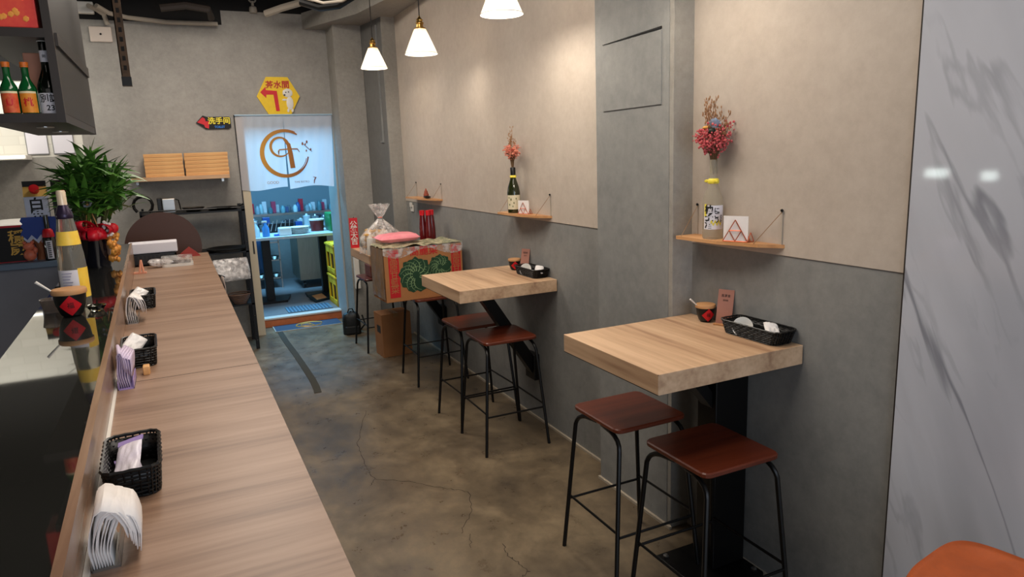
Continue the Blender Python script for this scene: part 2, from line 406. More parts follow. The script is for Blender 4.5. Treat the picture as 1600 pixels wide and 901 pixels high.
# back wall with the doorway
DX0, DX1, DZ, BY = .60, 1.385, 2.035, 6.8
struct(MB().box(-.66, BY, 0, DX0-.07, 7.13, 2.8).build('wall_back', m_back))
struct(MB().box(.51, BY+.001, DZ, 1.3, 7.129, 2.92).box(1.3, BY+.001, DZ, 1.42, 7.129, 2.8).build('wall_back_lintel', m_back))
struct(MB().box(DX1, BY, 0, 1.41, 7.2, DZ).build('wall_back_reveal', mat('pale_reveal', (168, 170, 168), .5)))
dr = struct(MB().box(DX0-.068, BY-.006, 0, DX0, 7.13, DZ-.02).build('door_1', mat('ivory_door_edge', (206, 192, 166), .5)))
MB().box(DX0-.034, BY-.009, .78, DX0-.02, BY-.004, .9).build('door_handle', m_darkwood, dr)
struct(MB().box(DX0-.078, BY-.012, 0, DX0-.068, BY+.02, DZ).box(DX0-.078, BY-.012, DZ-.012, DX0+.02, BY+.02, DZ).build('trim_4', m_darkwood))
# tiled wall of the open kitchen, left of the back wall
struct(MB().box(-3, BY+.001, 1.72, -.661, 7.13, 2.32).build('wall_tiled', m_tilew))
struct(MB().box(-3, BY-.03, 2.32, -.661, 7.13, 2.8).build('wall_above_tiles', m_void))
struct(MB().box(-3, BY+.002, 0, -.661, 7.13, 1.72).build('wall_back_lower', m_lightgrey))
struct(MB().box(-3.1, -1.5, 0, -3, 7.13, 3.2).build('wall_left', m_lightgrey))
# ceiling void and lowered bulkhead
struct(MB().box(-3.1, -1.5, 3.2, 1.97, 7.13, 3.3).build('ceiling', m_void))
struct(MB().box(-3, BY+.002, 2.801, .509, 7.13, 3.2).box(.509, BY+.002, 2.921, 1.97, 7.13, 3.2).build('ceiling_void_end', m_void))
bk = [(1.20, 6.799), (1.42, 5.15), (1.0, 3.2), (1.0, -1.4), (1.84, -1.4), (1.84, 6.05), (1.84, 6.799)]
struct(MB().prism([(1.195, 6.799), (1.50, 6.0), (1.62, 5.2), (1.62, 3.4), (1.84, 3.4), (1.84, 6.06), (1.72, 6.06), (1.72, 6.5), (1.84, 6.799)], 2.79, 2.93).build('ceiling_bulkhead', m_lightgrey))
# kitchen room behind the door
KZ = .085
struct(MB().box(-.6, 7.13, -.06, 3.0, 10.6, KZ).build('floor_kitchen', mat('kitchen_tile_floor', (120, 116, 118), .4, var=.15, scale=3)))
struct(MB().box(DX0, 7.09, KZ-.012, DX1, 7.2, KZ+.003).build('trim_5', mat('pale_threshold', (206, 196, 186), .5)))
struct(MB().box(DX0, 7.1, 0, DX1, 7.128, KZ-.012).build('trim_6', mat('terracotta_riser', (190, 104, 58), .6, var=.15, scale=14)))
kw = mat('kitchen_wall', (132, 148, 156), .5)
struct(MB().box(-.6, 10.4, 0, 3.0, 10.6, 2.6).build('wall_kitchen_back', kw))
struct(MB().box(-.7, 7.13, 0, -.6, 10.6, 2.6).build('wall_kitchen_left', kw))
struct(MB().box(3.0, 7.13, 0, 3.1, 10.6, 2.6).build('wall_kitchen_right', kw))
struct(MB().box(-.7, 7.13, 2.6, 3.1, 10.6, 2.7).build('ceiling_kitchen', kw))

# access hatch in the pilaster and meter cupboard in the recess
t = thing('access_hatch', 'flush grey access hatch in the pilaster with a dark gap along its top', 'hatch', (PX-.002, 2.25, 1.77))
MB().box(-.004, 0, 0, .002, .41, .275, bev=.001).build('hatch_door', m_grey, t)
MB().slab([(-.0045, 0, .282), (-.0045, 0, .290), (-.0045, .41, .2805)], (.004, 0, 0)).build('gap', m_void, t)
t = thing('meter_cupboard', 'tall narrow grey cupboard door set in the dark recess beside the column', 'cupboard', (1.71, 6.14, 0))
MB().box(-.012, .03, 1.78, .003, .27, 2.72, bev=.003).build('cupboard_door', m_darkgrey, t)
MB().box(-.016, .015, 1.76, -.003, .03, 2.74).box(-.016, .27, 1.76, -.003, .285, 2.74).box(-.016, .015, 1.745, -.003, .285, 1.76).build('cupboard_frame', m_grey, t)

# services under the dark ceiling
def pipe(label, pts, r, m, cat='pipe', name='conduit', group=None):
    o = MB().tube(pts, r, 8).build(name, m, None, True); tag(o, label, cat, group); return o
pipe('long pale conduit running along the top of the back wall', [oy(150, 8, 6.5), oy(170, 20, 6.6), oy(200, 27, 6.72), oy(260, 34, 6.74), oy(340, 37, 6.74)], .018, m_pipe)
pipe('short pale conduit bending down to the white junction box', [oy(138, 8, 6.6), oy(150, 14, 6.7), oy(162, 22, 6.74), oy(168, 38, 6.76)], .018, m_pipe)
pipe('thick pale pipe slanting across the dark ceiling above the sign', [oy(415, 21, 6.5), oy(440, 12, 6.4), oy(475, 2, 6.3), oy(500, -8, 6.2)], .03, m_pipe)
pipe('black cable bundle sagging from the ceiling beside the bulkhead', [oy(470, 3, 5.6), oy(500, 12, 5.5), oy(530, 8, 5.4), oy(565, -14, 5.2)], .026, m_black, 'cable', 'cable_bundle')
pipe('thin grey cable looping above the bulkhead', [oy(478, -4, 5.3), oy(505, 4, 5.2), oy(535, 1, 5.1), oy(550, -8, 5)], .010, m_pipe, 'cable', 'cable')
pipe('dark corrugated hose on the ceiling above the wooden trays', [oy(250, 12, 6.4), oy(290, 8, 6.4), oy(325, 14, 6.4), oy(330, 28, 6.5)], .03, m_darkwood, 'hose', 'ceiling_hose')
t = thing('sprinkler_head', 'white round sprinkler fitting standing on the top of the back wall', 'sprinkler', oy(396, 20, 6.78))
MB().lathe([(.03, 0), (.035, .02), (.03, .05), (.012, .06), (.012, .1)]).build('body', m_pipe, t, True)
MB().tube([(0.03*math.cos(a), 0, .12+.03*math.sin(a)) for a in [2*PI*k/12 for k in range(12)]], .008, 6, closed=True).build('ring', m_pipe, t, True)
t = thing('junction_box', 'square pinkish-white junction box high on the back wall', 'junction box', (-.42, 6.77, 2.685))
MB().box(-.08, 0, -.06, .08, .03, .06, bev=.008).build('cover', mat('pink_white_plastic', (214, 200, 188), .4), t)
MB().lathe([(.008, 0), (.008, .004)], seg=10).build('screw', m_black, t).rotation_euler = (R_(90), 0, 0)
t = thing('junction_box', 'small white junction box near the ceiling above the pinkish one', 'junction box', (-.5, 6.7, 2.87))
MB().box(-.06, 0, -.04, .06, .06, .05, bev=.008).build('cover', m_white, t)
t = thing('ceiling_hanger', 'brown steel angle hanging down from the dark ceiling over the bar', 'bracket', (-.185, 4.5, 2.055))
m_rust = mat('brown_steel', (70, 52, 36), .5, .5, var=.4, scale=20)
MB().box(-.022, -.003, 0, .022, .003, 1.2).box(-.022, -.003, 0, -.017, .04, 1.2).build('angle', m_rust, t)
for k in range(20): MB().box(-.006, -.0045, .08+k*.05, .010, -.0028, .105+k*.05).build('slot', m_void, t)
MB().box(-.024, -.006, -.004, .024, .042, .045).build('end_cap', m_black, t)

# ------------------------------------------------------------------ pendant lamps over the tables
m_shade = translucent_mat('milky_glass', (250, 246, 238), .55, .3)
m_bulb = mat('glowing_bulb', (255, 240, 215), .5, emit=(255, 226, 180), estr=9)
def pendant(y, z, label, power):
    t = thing('pendant_lamp', label, 'lamp', (1.45, y, z), group=None)
    MB().lathe([(.100, 0), (.097, .004), (.036, .142), (.034, .146)], cap=False, seg=32).build('lamp_shade', m_shade, t, True, thick=.002)
    MB().tube([(.1*math.cos(2*PI*k/32), .1*math.sin(2*PI*k/32), 0) for k in range(32)], .002, 6, closed=True).build('shade_rim', m_white, t, True)
    MB().lathe([(.036, .144), (.036, .15), (.022, .156), (.020, .172), (.025, .176), (.025, .182), (.018, .19), (.02, .2), (.006, .215), (.004, .222)]).build('lamp_holder', m_brass, t, True)
    MB().tube([(0, 0, .22), (0, 0, 3.2-z)], .0035, 6).build('cord', m_cord, t)
    MB().ball((0, 0, .085), .03, 2).build('bulb', m_bulb, t, True)
    l = light('bulb_light', 'POINT', (1.45, y, z+.04), power, (1.0, .90, .77), .035)
    return t
pendant(5.37, 2.28, 'smallest and farthest white cone pendant lamp, over the cardboard boxes', 5)
pendant(4.25, 2.228, 'white cone pendant lamp hanging second from the back', 6)
pendant(3.07, 2.24, 'largest white cone pendant lamp, cut by the top edge above the flowers', 15)
pendant(1.92, 2.24, 'white cone pendant lamp over the nearest table', 8)

# ------------------------------------------------------------------ wall tables
def table(name, label, x0, y0, y1, z, wall, rot=0):
    t = thing(name, label, 'table', ((x0+wall)/2, (y0+y1)/2, 0), rot)
    w, d = (wall-x0)/2, (y1-y0)/2
    MB().box(-w, -d, z-.066, w, d, z, bev=.0012).build('tabletop', m_tabley, t)
    b = MB()
    b.box(-w-.0006, -d-.0006, z-.0665, -w+.0012, d+.0006, z-.064).box(-w-.0006, -d-.0006, z-.002, -w+.0012, -d+.0012, z+.0003)
    b.build('edge_band', m_darkwood, t)
    return t, w, d
T1, w, d = table('wall_table', 'nearest square oak wall table on a thick black post', 1.235, 1.61, 2.178, .934, 1.836)
cx = (1.235+1.836)/2; cy = 1.894
MB().box(1.675-cx, 1.845-cy, .012, 1.83-cx, 1.945-cy, .868, bev=.004).build('post', m_black, T1)
b = MB().box(1.55-cx, 1.74-cy, 0, 1.84-cx-.004, 2.03-cy, .012, bev=.003)
b.build('base_plate', m_black, T1)
for bx, by in ((1.575, 1.77), (1.575, 2.0), (1.81, 1.77), (1.64, 1.765)):
    MB().lathe([(.012, .012), (.012, .02), (.006, .026)], (bx-cx, by-cy, 0), 6).build('bolt', m_steel, T1)
bm_ = MB(); q = [(1.50-cx, .868), (1.56-cx, .868), (1.69-cx, .70), (1.69-cx, .64)]
bm_.slab([(a, 1.865-cy, z) for a, z in q], (0, .06, 0)); bm_.build('brace', m_black, T1)
def brace(T, cx, cy, y):
    b = MB(); q = [(1.47, .845), (1.545, .845), (1.832, .40), (1.832, .27)]
    q = [(1.455, .845), (1.53, .845), (1.835, .37), (1.80, .30)]
    b.slab([(a-cx, y-.035-cy, z) for a, z in q], (0, .07, 0)); b.build('brace', m_black, T)
    MB().box(1.80-cx, y-.06-cy, .26, 1.838-cx, y+.06-cy, .42, bev=.004).build('wall_plate', m_black, T)
T2, w, d = table('wall_table', 'middle square oak wall table held by a slanted black brace', 1.255, 3.3, 3.92, .911, 1.836)
brace(T2, (1.255+1.836)/2, 3.61, 3.6)
T3, w, d = table('wall_table', 'farthest oak wall table half hidden behind the cabbage box', 1.20, 4.96, 5.56, .911, 1.836)
brace(T3, (1.2+1.836)/2, 5.26, 5.2)

# ------------------------------------------------------------------ stools
def make_stool(label, loc, rz=0):
    t = thing('bar_stool', label, 'stool', loc, rz)
    MB().prism(rrect(.315, .315, .03), .604, .622).build('seat', m_seat, t, False)
    t.children[0].modifiers.new('b', 'BEVEL').width = .004
    for s in (-1, 1):
        pts = [(s*.19, -.19, 0), (s*.146, -.152, .54)]
        pts += [(s*(.145-.002*k), -.150+.0045*k*k*.9, .54+.052*math.sin(R_(k*18))) for k in range(1, 6)]
        # left and right U frames: foot, up, bent under the seat, down again
        f = [Vector(p) for p in pts]
        half = [Vector((p.x, min(p.y, -.02), p.z)) for p in f] + [Vector((s*.133, -.02, .595))]
        bk_ = [Vector((p.x, -p.y, p.z)) for p in half]
        MB().tube(half, .0085, 8).build('leg', m_black, t, True)
        MB().tube(bk_, .0085, 8).build('leg', m_black, t, True)
    def at(sx, sy, z):
        k = z/.54
        return Vector((sx*(.19-.044*k), sy*(.19-.038*k), z))
    for a, c, z in (((-1, -1), (1, -1), .215), ((-1, 1), (1, 1), .215), ((-1, -1), (-1, 1), .232), ((1, -1), (1, 1), .232)):
        MB().tube([at(*a, z), at(*c, z)], .005, 6).build('foot_rail', m_black, t, True)
    return t
st = make_stool('red-brown bar stool nearest to the camera, in front of the nearest table post', (1.50, 1.675, 0))
dup(st, (1.465, 2.095, 0), 0, 'red-brown bar stool behind the nearest one, by the near end of the pilaster')
dup(st, (1.53, 3.415, 0), R_(-1), 'red-brown bar stool under the middle table, front one of its pair')
dup(st, (1.53, 3.80, 0), R_(1), 'red-brown bar stool under the middle table, rear one of its pair')
dup(st, (1.57, 4.725, 0), 0, 'bar stool carrying the big printed cabbage box')
dup(st, (1.47, 5.80, 0), R_(2), 'farthest bar stool, at the end of the third table with a brown parcel')

# foreground chair, bottom right corner
t = thing('lounge_chair', 'orange-brown leather chair seat cut by the bottom right corner', 'chair', (1.522, .762, 0), R_(9))
m_orange = mat('orange_brown_leather', (176, 84, 36), .35, var=.12, scale=20, bump=.1)
b = MB(); 
def seatf(u, v):
    x, y = (u-.5)*2, (v-.5)*2
    r = .2; k = (abs(x)**4+abs(y)**4)**.25; q = max(abs(x), abs(y))
    f = q/k if k > 1e-6 else 1
    return Vector((x*f*.16, y*f*.17, .606+.016*max(0, k*f-.0)**6))
b.grid(seatf, 20, 20); b.build('seat', m_orange, t, True, thick=.03)
for sx in (-1, 1):
    for sy in (-1, 1): MB().tube([(sx*.16, sy*.16, 0), (sx*.11, sy*.11, .60)], .011, 8).build('leg', m_black, t, True)

# ------------------------------------------------------------------ bar
def bx_(y): return -.211-.0262*(y-1)        # where the counter meets the fascia board
def tx_(y): return -.186-.0312*(y-.96)     # top of the fascia board
def gx_(y): return -.452-.033*(y-1)        # kitchen-side edge of the black top
Y0, Y1 = -.6, 5.95
t = thing('bar_counter', 'long low wooden bar counter running from the camera to the back wall', 'counter', (0, 0, 0))
b = MB().prism([(bx_(Y0), Y0), (.200, Y0), (.158, Y1), (bx_(Y1), Y1)], .885, .93); b.build('countertop', m_barx, t)
b = MB().prism([(bx_(Y0)+.02, Y0), (.06, Y0), (.03, Y1-.02), (bx_(Y1)+.02, Y1-.02)], 0, .885); b.build('front_panel', m_darkwood, t)
b = MB().prism([(bx_(Y0), Y0), (bx_(Y0)+.015, Y0), (bx_(3.0)+.006, 3.0), (bx_(3.0), 3.0)], .93, .936); b.build('sealant_strip', m_white, t)
b = MB()
for yy in (2.44, 4.1): b.prism([(bx_(yy), yy), (.196-.006*yy, yy), (.196-.006*yy, yy+.0015), (bx_(yy), yy+.0015)], .93, .9306)
b.build('joint', m_darkwood, t)
t = thing('serving_ledge', 'raised ledge with glossy black top and wooden fascia behind the bar', 'ledge', (0, 0, 0))
YE = 5.35
b = MB()
fv = []
for y in (Y0, YE):
    fv.append([b.b.verts.new(p) for p in ((bx_(y)-.018, y, .885), (bx_(y)-.0005, y, .885), (bx_(y)-.0005, y, .93), (tx_(y), y, 1.103), (tx_(y)-.014, y, 1.103))])
for k in range(5): b.b.faces.new((fv[0][k], fv[0][(k+1) % 5], fv[1][(k+1) % 5], fv[1][k]))
b.b.faces.new(fv[0]); b.b.faces.new(fv[1][::-1]); b.build('fascia', m_barside, t)
MB().prism([(gx_(Y0), Y0), (tx_(Y0)-.0145, Y0), (tx_(YE)-.0145, YE), (gx_(YE), YE)], 1.085, 1.1).build('glass_top', m_gloss, t)
MB().prism([(gx_(Y0)+.03, Y0), (bx_(Y0)-.02, Y0), (bx_(YE)-.02, YE), (gx_(YE)+.03, YE)], 0, 1.085).build('base_cabinet', m_darkwood, t)
# return counter across the far end
t = thing('return_counter', 'blue-grey counter across the far end of the bar under the sake cartons', 'counter', (0, 0, 0))
MB().box(-2.6, 4.52, 0, -.615, 5.1, 1.085).build('front_panel', mat('blue_grey_laminate', (120, 122, 132), .5, var=.06, scale=4), t)
MB().box(-2.6, 4.50, 1.085, -.604, 5.12, 1.118, bev=.003).build('countertop', mat('blue_edge_top', (92, 110, 130), .3), t)

# hanging bottle cabinet, top left
t = thing('hanging_cabinet', 'black open shelf cabinet hanging over the bar, top left', 'cabinet', (0, 0, 0))
cxl, cxr, cy0, cy1, cz = -.655, -.378, 3.4, 4.62, 1.797
MB().box(cxl-.0, cy0+.001, cz, cxr-.001, cy1-.001, cz+.035).build('shelf', m_darkwood, t)
MB().box(cxl, cy0+.001, 2.125, cxr-.001, cy1-.001, 2.16).build('shelf', m_darkwood, t)
MB().box(cxr-.03, cy0, cz-.0015, cxr, cy0+.04, 3.199).build('post', m_darkwood, t)
m_side = mat('brown_black_side', (33, 29, 25), .5, var=.1, scale=3)
MB().box(cxr-.012, cy0+.04, cz+.035, cxr, cy1-.04, 3.2).build('side_panel', m_side, t)
MB().box(cxr-.03, cy1-.04, cz-.0015, cxr, cy1, 3.199).build('post', m_darkwood, t)
MB().box(cxr-.002, cy0+.04, 2.10, cxr+.01, cy1-.04, 2.15).build('rail', m_darkwood, t)
MB().box(cxl, cy0+.002, 2.7, cxr-.002, cy1-.002, 3.198).build('top_box', m_darkwood, t)
b = MB()
for yy in (3.75, 4.2): b.lathe([(.035, 0), (.035, .004)], (-.5, yy, cz-.004), 20)
b.build('downlight', m_steel, t)

for yy, zz, w_, lb in ((4.32, 1.27, .12, 'left small white lamp on the far kitchen wall'), (3.83, 1.25, .075, 'right small white lamp on the far kitchen wall')):
    t = thing('wall_lamp', lb, 'lamp', (-2.995, yy, zz))
    MB().box(0, -w_, -.05, .03, w_, .05, bev=.005).build('housing', m_white, t)
    MB().box(.0301, -w_+.01, -.04, .034, w_-.01, .04).build('diffuser', bpy.data.materials.get('lamp_diffuser') or mat('lamp_diffuser', (255, 255, 250), .5, emit=(240, 255, 250), estr=14), t)
# ------------------------------------------------------------------ bottles and other glass
def bottle_prof(r, h, neck_r, sh, nk, base=.004):
    """r body radius, h height, sh shoulder height, nk neck start"""
    p = [(0, 0), (r*.9, 0), (r, base+.004), (r, sh)]
    for k in range(1, 7):
        a = k/6; p.append((r+(neck_r-r)*(a*a*(3-2*a)), sh+(nk-sh)*a))
    p += [(neck_r, h-.012), (neck_r*1.15, h-.01), (neck_r*1.15, h-.002), (0, h)]
    return p
def cyl_label(r, z0, z1, a0, a1, n=14):
    b = MB(); b.grid(lambda u, v: Vector(((r)*math.cos(R_(a0+(a1-a0)*u)), r*math.sin(R_(a0+(a1-a0)*u)), z0+(z1-z0)*v)), n, 1); return b
def wrapper(r, zc, ac, vx=0):
    """letters bent round a bottle, centred at angle ac (degrees), height zc"""
    return lambda x, y: Vector((r*math.cos(R_(ac)+(x+vx)/r), r*math.sin(R_(ac)+(x+vx)/r), zc+y))

# soju bottles and black sake bottle in the hanging cabinet
m_green = glass_mat('green_glass', (20, 110, 50), .05); m_dkglass = mat('black_bottle_glass', (12, 16, 10), .08, spec=.9)
m_redlab = mat('red_label', (206, 44, 40), .5, rgb2=(226, 120, 60), scale=30); m_orlab = mat('orange_label', (226, 130, 40), .5, rgb2=(240, 160, 50), scale=30)
m_wlab = mat('white_label', (226, 222, 228), .5); m_cream_lab = mat('cream_label', (238, 222, 180), .5)
SZ = 1.832
def soju(x, y, label, lab, cap, s):
    t = thing('soju_bottle', label, 'bottle', (x, y, SZ), 0)
    MB().lathe(bottle_prof(.032, .2, .013, .095, .15), seg=24).build('bottle_body', mat('green_bottle_glass', (14, 84, 40), .08, spec=.9) if 'green_bottle_glass' not in MATS else MATS['green_bottle_glass'], t, True)
    cyl_label(.0325, .006, .082, -150, -30).build('label_sheet', lab, t, True)
    cyl_label(.0327, .082, .09, -150, -30).build('label_edge', m_cream_lab, t, True)
    MB().lathe([(.015, .185), (.0155, .205), (0, .206)], seg=16).build('cap', cap, t, True)
    c = MB(); c.b.free(); text(s, .036, m_redp, t, None, (1, 0, 0), (0, 0, 1), wrap=wrapper(.0332, .045, -90), name='lettering', bold=.0006)
    return t
m_orcap = mat('orange_cap', (214, 112, 40), .4)
soju(-.565, 3.47, 'green bottle with red label on the hanging shelf, cut by the left edge', m_redlab, m_orcap, 'U')
soju(-.502, 3.47, 'green bottle with orange label on the hanging shelf', m_orlab, m_orcap, '桃')
t = thing('sake_bottle', 'tall black bottle with white label and neck tag on the hanging shelf', 'bottle', (-.432, 3.5, SZ))
MB().lathe(bottle_prof(.042, .3, .015, .10, .2), seg=24).build('bottle_body', m_dkglass, t, True)
cyl_label(.0425, .004, .085, -150, -20).build('label_sheet', m_wlab, t, True)
text('別誂', .036, m_ink, t, None, (1, 0, 0), (0, 0, 1), wrap=wrapper(.0432, .062, -90), bold=.0006)
text('23', .03, m_ink, t, None, (1, 0, 0), (0, 0, 1), wrap=wrapper(.0432, .025, -88), bold=.0006)
cyl_label(.0158, .21, .255, -170, 0).build('neck_label', m_wlab, t, True)
text('獺', .014, m_ink, t, None, (1, 0, 0), (0, 0, 1), wrap=wrapper(.0163, .232, -88))
MB().lathe([(.019, .29), (.019, .302), (0, .304)], seg=16).build('cap', m_white, t, True)
o = MB().box(-.52, 3.60, SZ, -.395, 3.66, SZ+.26, bev=.003).build('pink_carton', mat('salmon_carton', (206, 140, 112), .6)); tag(o, 'salmon-pink carton standing behind the tall black bottle', 'box')
o = MB().box(-.70, 3.42, 2.162, -.425, 3.6, 2.42, bev=.004).build('gift_box', mat('red_gift_print', (204, 36, 48), .4, rgb2=(226, 90, 60), scale=9)); tag(o, 'red gift box with flower print on the upper hanging shelf', 'box')
b = MB()
for k in range(7):
    b.ball((-.56+.02*random.uniform(-1, 5), 3.419, 2.19+random.uniform(0, .04)), .012, 1, (1, .1, 1))
b.build('flower_print', mat('orange_print', (226, 150, 60), .5), o)

# ------------------------------------------------------------------ things on the black glass top
GZ = 1.1
t = thing('sake_bottle', 'large clear sake bottle with yellow band standing on the black glass', 'bottle', (-.384, 2.985, GZ))
m_liq = mat('cloudy_bottle_glass', (196, 190, 176), .06, spec=.8, trans=.8, ior=1.15)
prof = [(0, 0), (.043, 0), (.046, .01), (.046, .15), (.043, .2), (.034, .28), (.025, .34), (.017, .37), (.014, .38), (.014, .42)]
MB().lathe(prof, seg=28).build('bottle_body', m_liq, t, True)
def cone_label(z0, z1, r0, r1, a0, a1): 
    b = MB(); b.grid(lambda u, v: Vector(((r0+(r1-r0)*v)*math.cos(R_(a0+(a1-a0)*u)), (r0+(r1-r0)*v)*math.sin(R_(a0+(a1-a0)*u)), z0+(z1-z0)*v)), 20, 1); return b
cone_label(.235, .285, .0397, .0340, -190, 10).build('neck_band', mat('gold_yellow_label', (244, 190, 50), .4, rgb2=(250, 214, 90), scale=20), t, True)
cone_label(.075, .145, .0466, .0466, -165, -65).build('label_sheet', m_wlab, t, True)
cone_label(.04, .15, .0467, .0467, -65, 0).build('label_side', MATS['gold_yellow_label'], t, True)
b = MB()
for k in range(5): b.box(-.024, -.0492, .133-.011*k, .008-.004*(k % 3), -.0478, .135-.011*k)
b.build('small_print', mat('lilac_print', (120, 116, 150), .6), t).rotation_euler = (0, 0, R_(-8))
MB().lathe([(.0265, .33), (.029, .336), (.027, .35), (.018, .372), (.0155, .38)], seg=20, cap=False).build('foil_collar', mat('dark_violet_foil', (54, 44, 66), .25, .5), t, True)
MB().lathe([(.0155, .38), (.0155, .425), (.013, .432), (0, .433)], seg=18).build('cap', mat('pearl_cap', (226, 206, 178), .3, .2), t, True)
def sugar_bowl(loc, r, h, label, spoon=True, rz=0):
    t = thing('lidded_bowl', label, 'bowl', loc, rz)
    MB().lathe([(0, 0), (r*.5, 0), (r*.68, h*.1), (r*.9, h*.45), (r*.98, h*.82), (r*.93, h*.82)], seg=28).build('bowl_body', m_blackplastic, t, True)
    MB().lathe([(0, h*.82), (r*1.05, h*.82), (r*1.06, h*.86), (r*1.06, h*.95), (r, h), (0, h)], seg=28).build('lid', mat('bamboo_lid', (190, 140, 92), .5) if 'bamboo_lid' not in MATS else MATS['bamboo_lid'], t, True)
    s = r*.52
    def dia(u, v):
        a = (u-.5)*2; c = (v-.5)*2
        X = (a+c)*s/2*1.35; Z = (c-a)*s/2*1.35+h*.44
        rr = r*(.60+.385*min(1, max(0, Z/(h*.82)))**.6)+.004
        return Vector((rr*math.sin(X/rr), -rr*math.cos(X/rr), Z))
    lb = MB().grid(dia, 8, 8).build('red_diamond', m_redp, t, True)
    def wr(x, y):
        Z = y+h*.44; rr = r*(.60+.385*min(1, max(0, Z/(h*.82)))**.6)+.0052
        return Vector((rr*math.sin(x/rr), -rr*math.cos(x/rr), Z))
    text('福', s*.85, m_ink, t, None, (1, 0, 0), (0, 0, 1), wrap=wr)
    if spoon: MB().tube([(-r*.7, -.002, h*.80), (-r*1.0, -.006, h*.98), (-r*1.75, -.012, h*1.36)], [r*.05, r*.06, r*.1], 8).build('spoon', m_white, t, True)
    return t
sugar_bowl((-.384, 2.815, GZ), .052, .098, 'black bowl with wooden lid and red diamond in front of the sake bottle', rz=R_(6))
t = thing('glass_dish', 'small clear glass dish beside the black bowl on the glass top', 'dish', (-.315, 2.87, GZ))
MB().lathe([(.0, 0), (.02, 0), (.03, .015), (.033, .02), (.028, .018), (.02, .006), (0, .005)]).build('dish_body', glass_mat('dish_glass', (210, 206, 190), .05), t, True)
o = MB().lathe([(0, 0), (.03, 0), (.036, .03), (.04, .05), (.036, .05), (.03, .006), (0, .005)], (-.455, 2.93, GZ)).build('plastic_cup', mat('smoky_clear_cup', (150, 136, 126), .15, trans=.6), None, True); tag(o, 'crumpled clear cup behind the black bowl, at its left', 'cup')

# planter with dracaena
PLX, PLY = -.428, 4.2
t = thing('potted_plant', 'bushy green plant in a glossy black pot with red ribbons on the ledge', 'plant', (PLX, PLY, GZ))
m_pot = mat('glossy_black_pot', (18, 18, 26), .08, spec=.8)
MB().lathe([(0, 0), (.062, 0), (.066, .01), (.078, .155), (.082, .16), (.082, .168), (.07, .168), (.066, .13), (0, .13)], seg=32).build('pot', m_pot, t, True)
m_leaf = mat('dracaena_leaf', (40, 84, 30), .4, rgb2=(92, 140, 54), scale=14)
def leaf(b, base, d, L, wd, droop, roll):
    d = d.normalized(); side = d.cross(Vector((0, 0, 1)))
    if side.length < .05: side = Vector((1, 0, 0))
    side.normalize(); up = side.cross(d); side = (side*math.cos(roll)+up*math.sin(roll)).normalized()
    rows = []
    for k in range(7):
        s_ = k/6; p = base+d*L*s_+Vector((0, 0, -droop*L*s_*s_))
        ww = wd*(.35+2.2*s_ if s_ < .3 else 1.0)*(1-max(0, (s_-.3)/.7)**1.6)+.0004
        n2 = side.cross(d).normalized()
        rows.append([b.b.verts.new(p-side*ww+n2*ww*.3), b.b.verts.new(p-n2*0), b.b.verts.new(p+side*ww+n2*ww*.3)])
    for A, B in zip(rows, rows[1:]):
        for q in (0, 1): b.b.faces.new((A[q], A[q+1], B[q+1], B[q]))
b = MB(); st_ = MB()
for k in range(26):
    a = random.uniform(0, 2*PI); r0 = random.uniform(.01, .075); top = Vector((.02+math.cos(a)*r0*2.1, math.sin(a)*r0*1.4, random.uniform(.33, .53)))
    st_.tube([(math.cos(a)*r0*.6, math.sin(a)*r0*.6, .13), top], .005, 6)
    for j in range(17):
        aa = random.uniform(0, 2*PI); el = random.uniform(.0, 1.25)
        dv = Vector((math.cos(aa)*math.cos(el), math.sin(aa)*math.cos(el), math.sin(el)))
        leaf(b, top+Vector((0, 0, -.10+.008*j)), dv, random.uniform(.13, .20), random.uniform(.012, .019), random.uniform(.05, .45), random.uniform(-.6, .6))
b.build('foliage', m_leaf, t, True); st_.build('stems', mat('plant_stem', (86, 96, 50), .6), t, True)
m_velvet = mat('red_ribbon_cloth', (186, 14, 36), .4, var=.2, scale=30)
b = MB()
def loop(c, a, L, wd, tilt):
    ca, sa = math.cos(a), math.sin(a)
    def f(u, v):
        th = 2*PI*u; r = L*.5*(1-math.cos(th)); zz = .03*math.sin(th)+tilt*r
        s_ = (v-.5)*wd
        return Vector(c)+Vector((ca*r-sa*s_, sa*r+ca*s_, zz))
    b.grid(f, 14, 1)
for k in range(12): loop((.01, -.05, .185+.008*(k % 3)), R_(180+31*k), random.uniform(.07, .12), .045, random.uniform(-.35, .45))
for k in range(5): loop((.01, -.07, .19), R_(190+38*k), .06, .028, -.3)
b.build('ribbon_bow', m_velvet, t, True, thick=.001)
b = MB()
for ang, dx in ((0, 0), (1, 0), (2, 0)):
    b.tube([(-.02+.03*ang, -.06, .19), (.004, -.075, .345)], .003, 6)
b.build('bamboo_picks', m_tray, t)
b = MB()
for k in range(8):
    a = 2*PI*k/8; b.ball((.004+.016*math.cos(a), -.082, .335+.018*math.sin(a)), .008, 1)
b.build('silver_flower', mat('silver_petals', (190, 190, 200), .3, .5), t, True)
b = MB()
for k in range(26):
    y = random.uniform(0, 1); b.ball((.092+.02*random.uniform(-1, 1), -.05+.02*random.uniform(-1, 1), .03+.14*y), random.uniform(.010, .02), 1, (1, .7, 1.3))
b.build('gold_tassel', mat('orange_gold_cloth', (196, 116, 44), .35, .3, rgb2=(224, 160, 70), scale=22), t, True)
b = MB().ball((.1, -.06, .20), .028, 2, (1, .6, 1)); b.build('red_charm', m_redp, t, True)
b = MB()
for k in range(12): b.ball((.085+.03*random.uniform(-1, 1), -.07, .20+.04*random.uniform(-1, 1)), .009, 1)
b.build('white_blossom', m_paper, t, True)

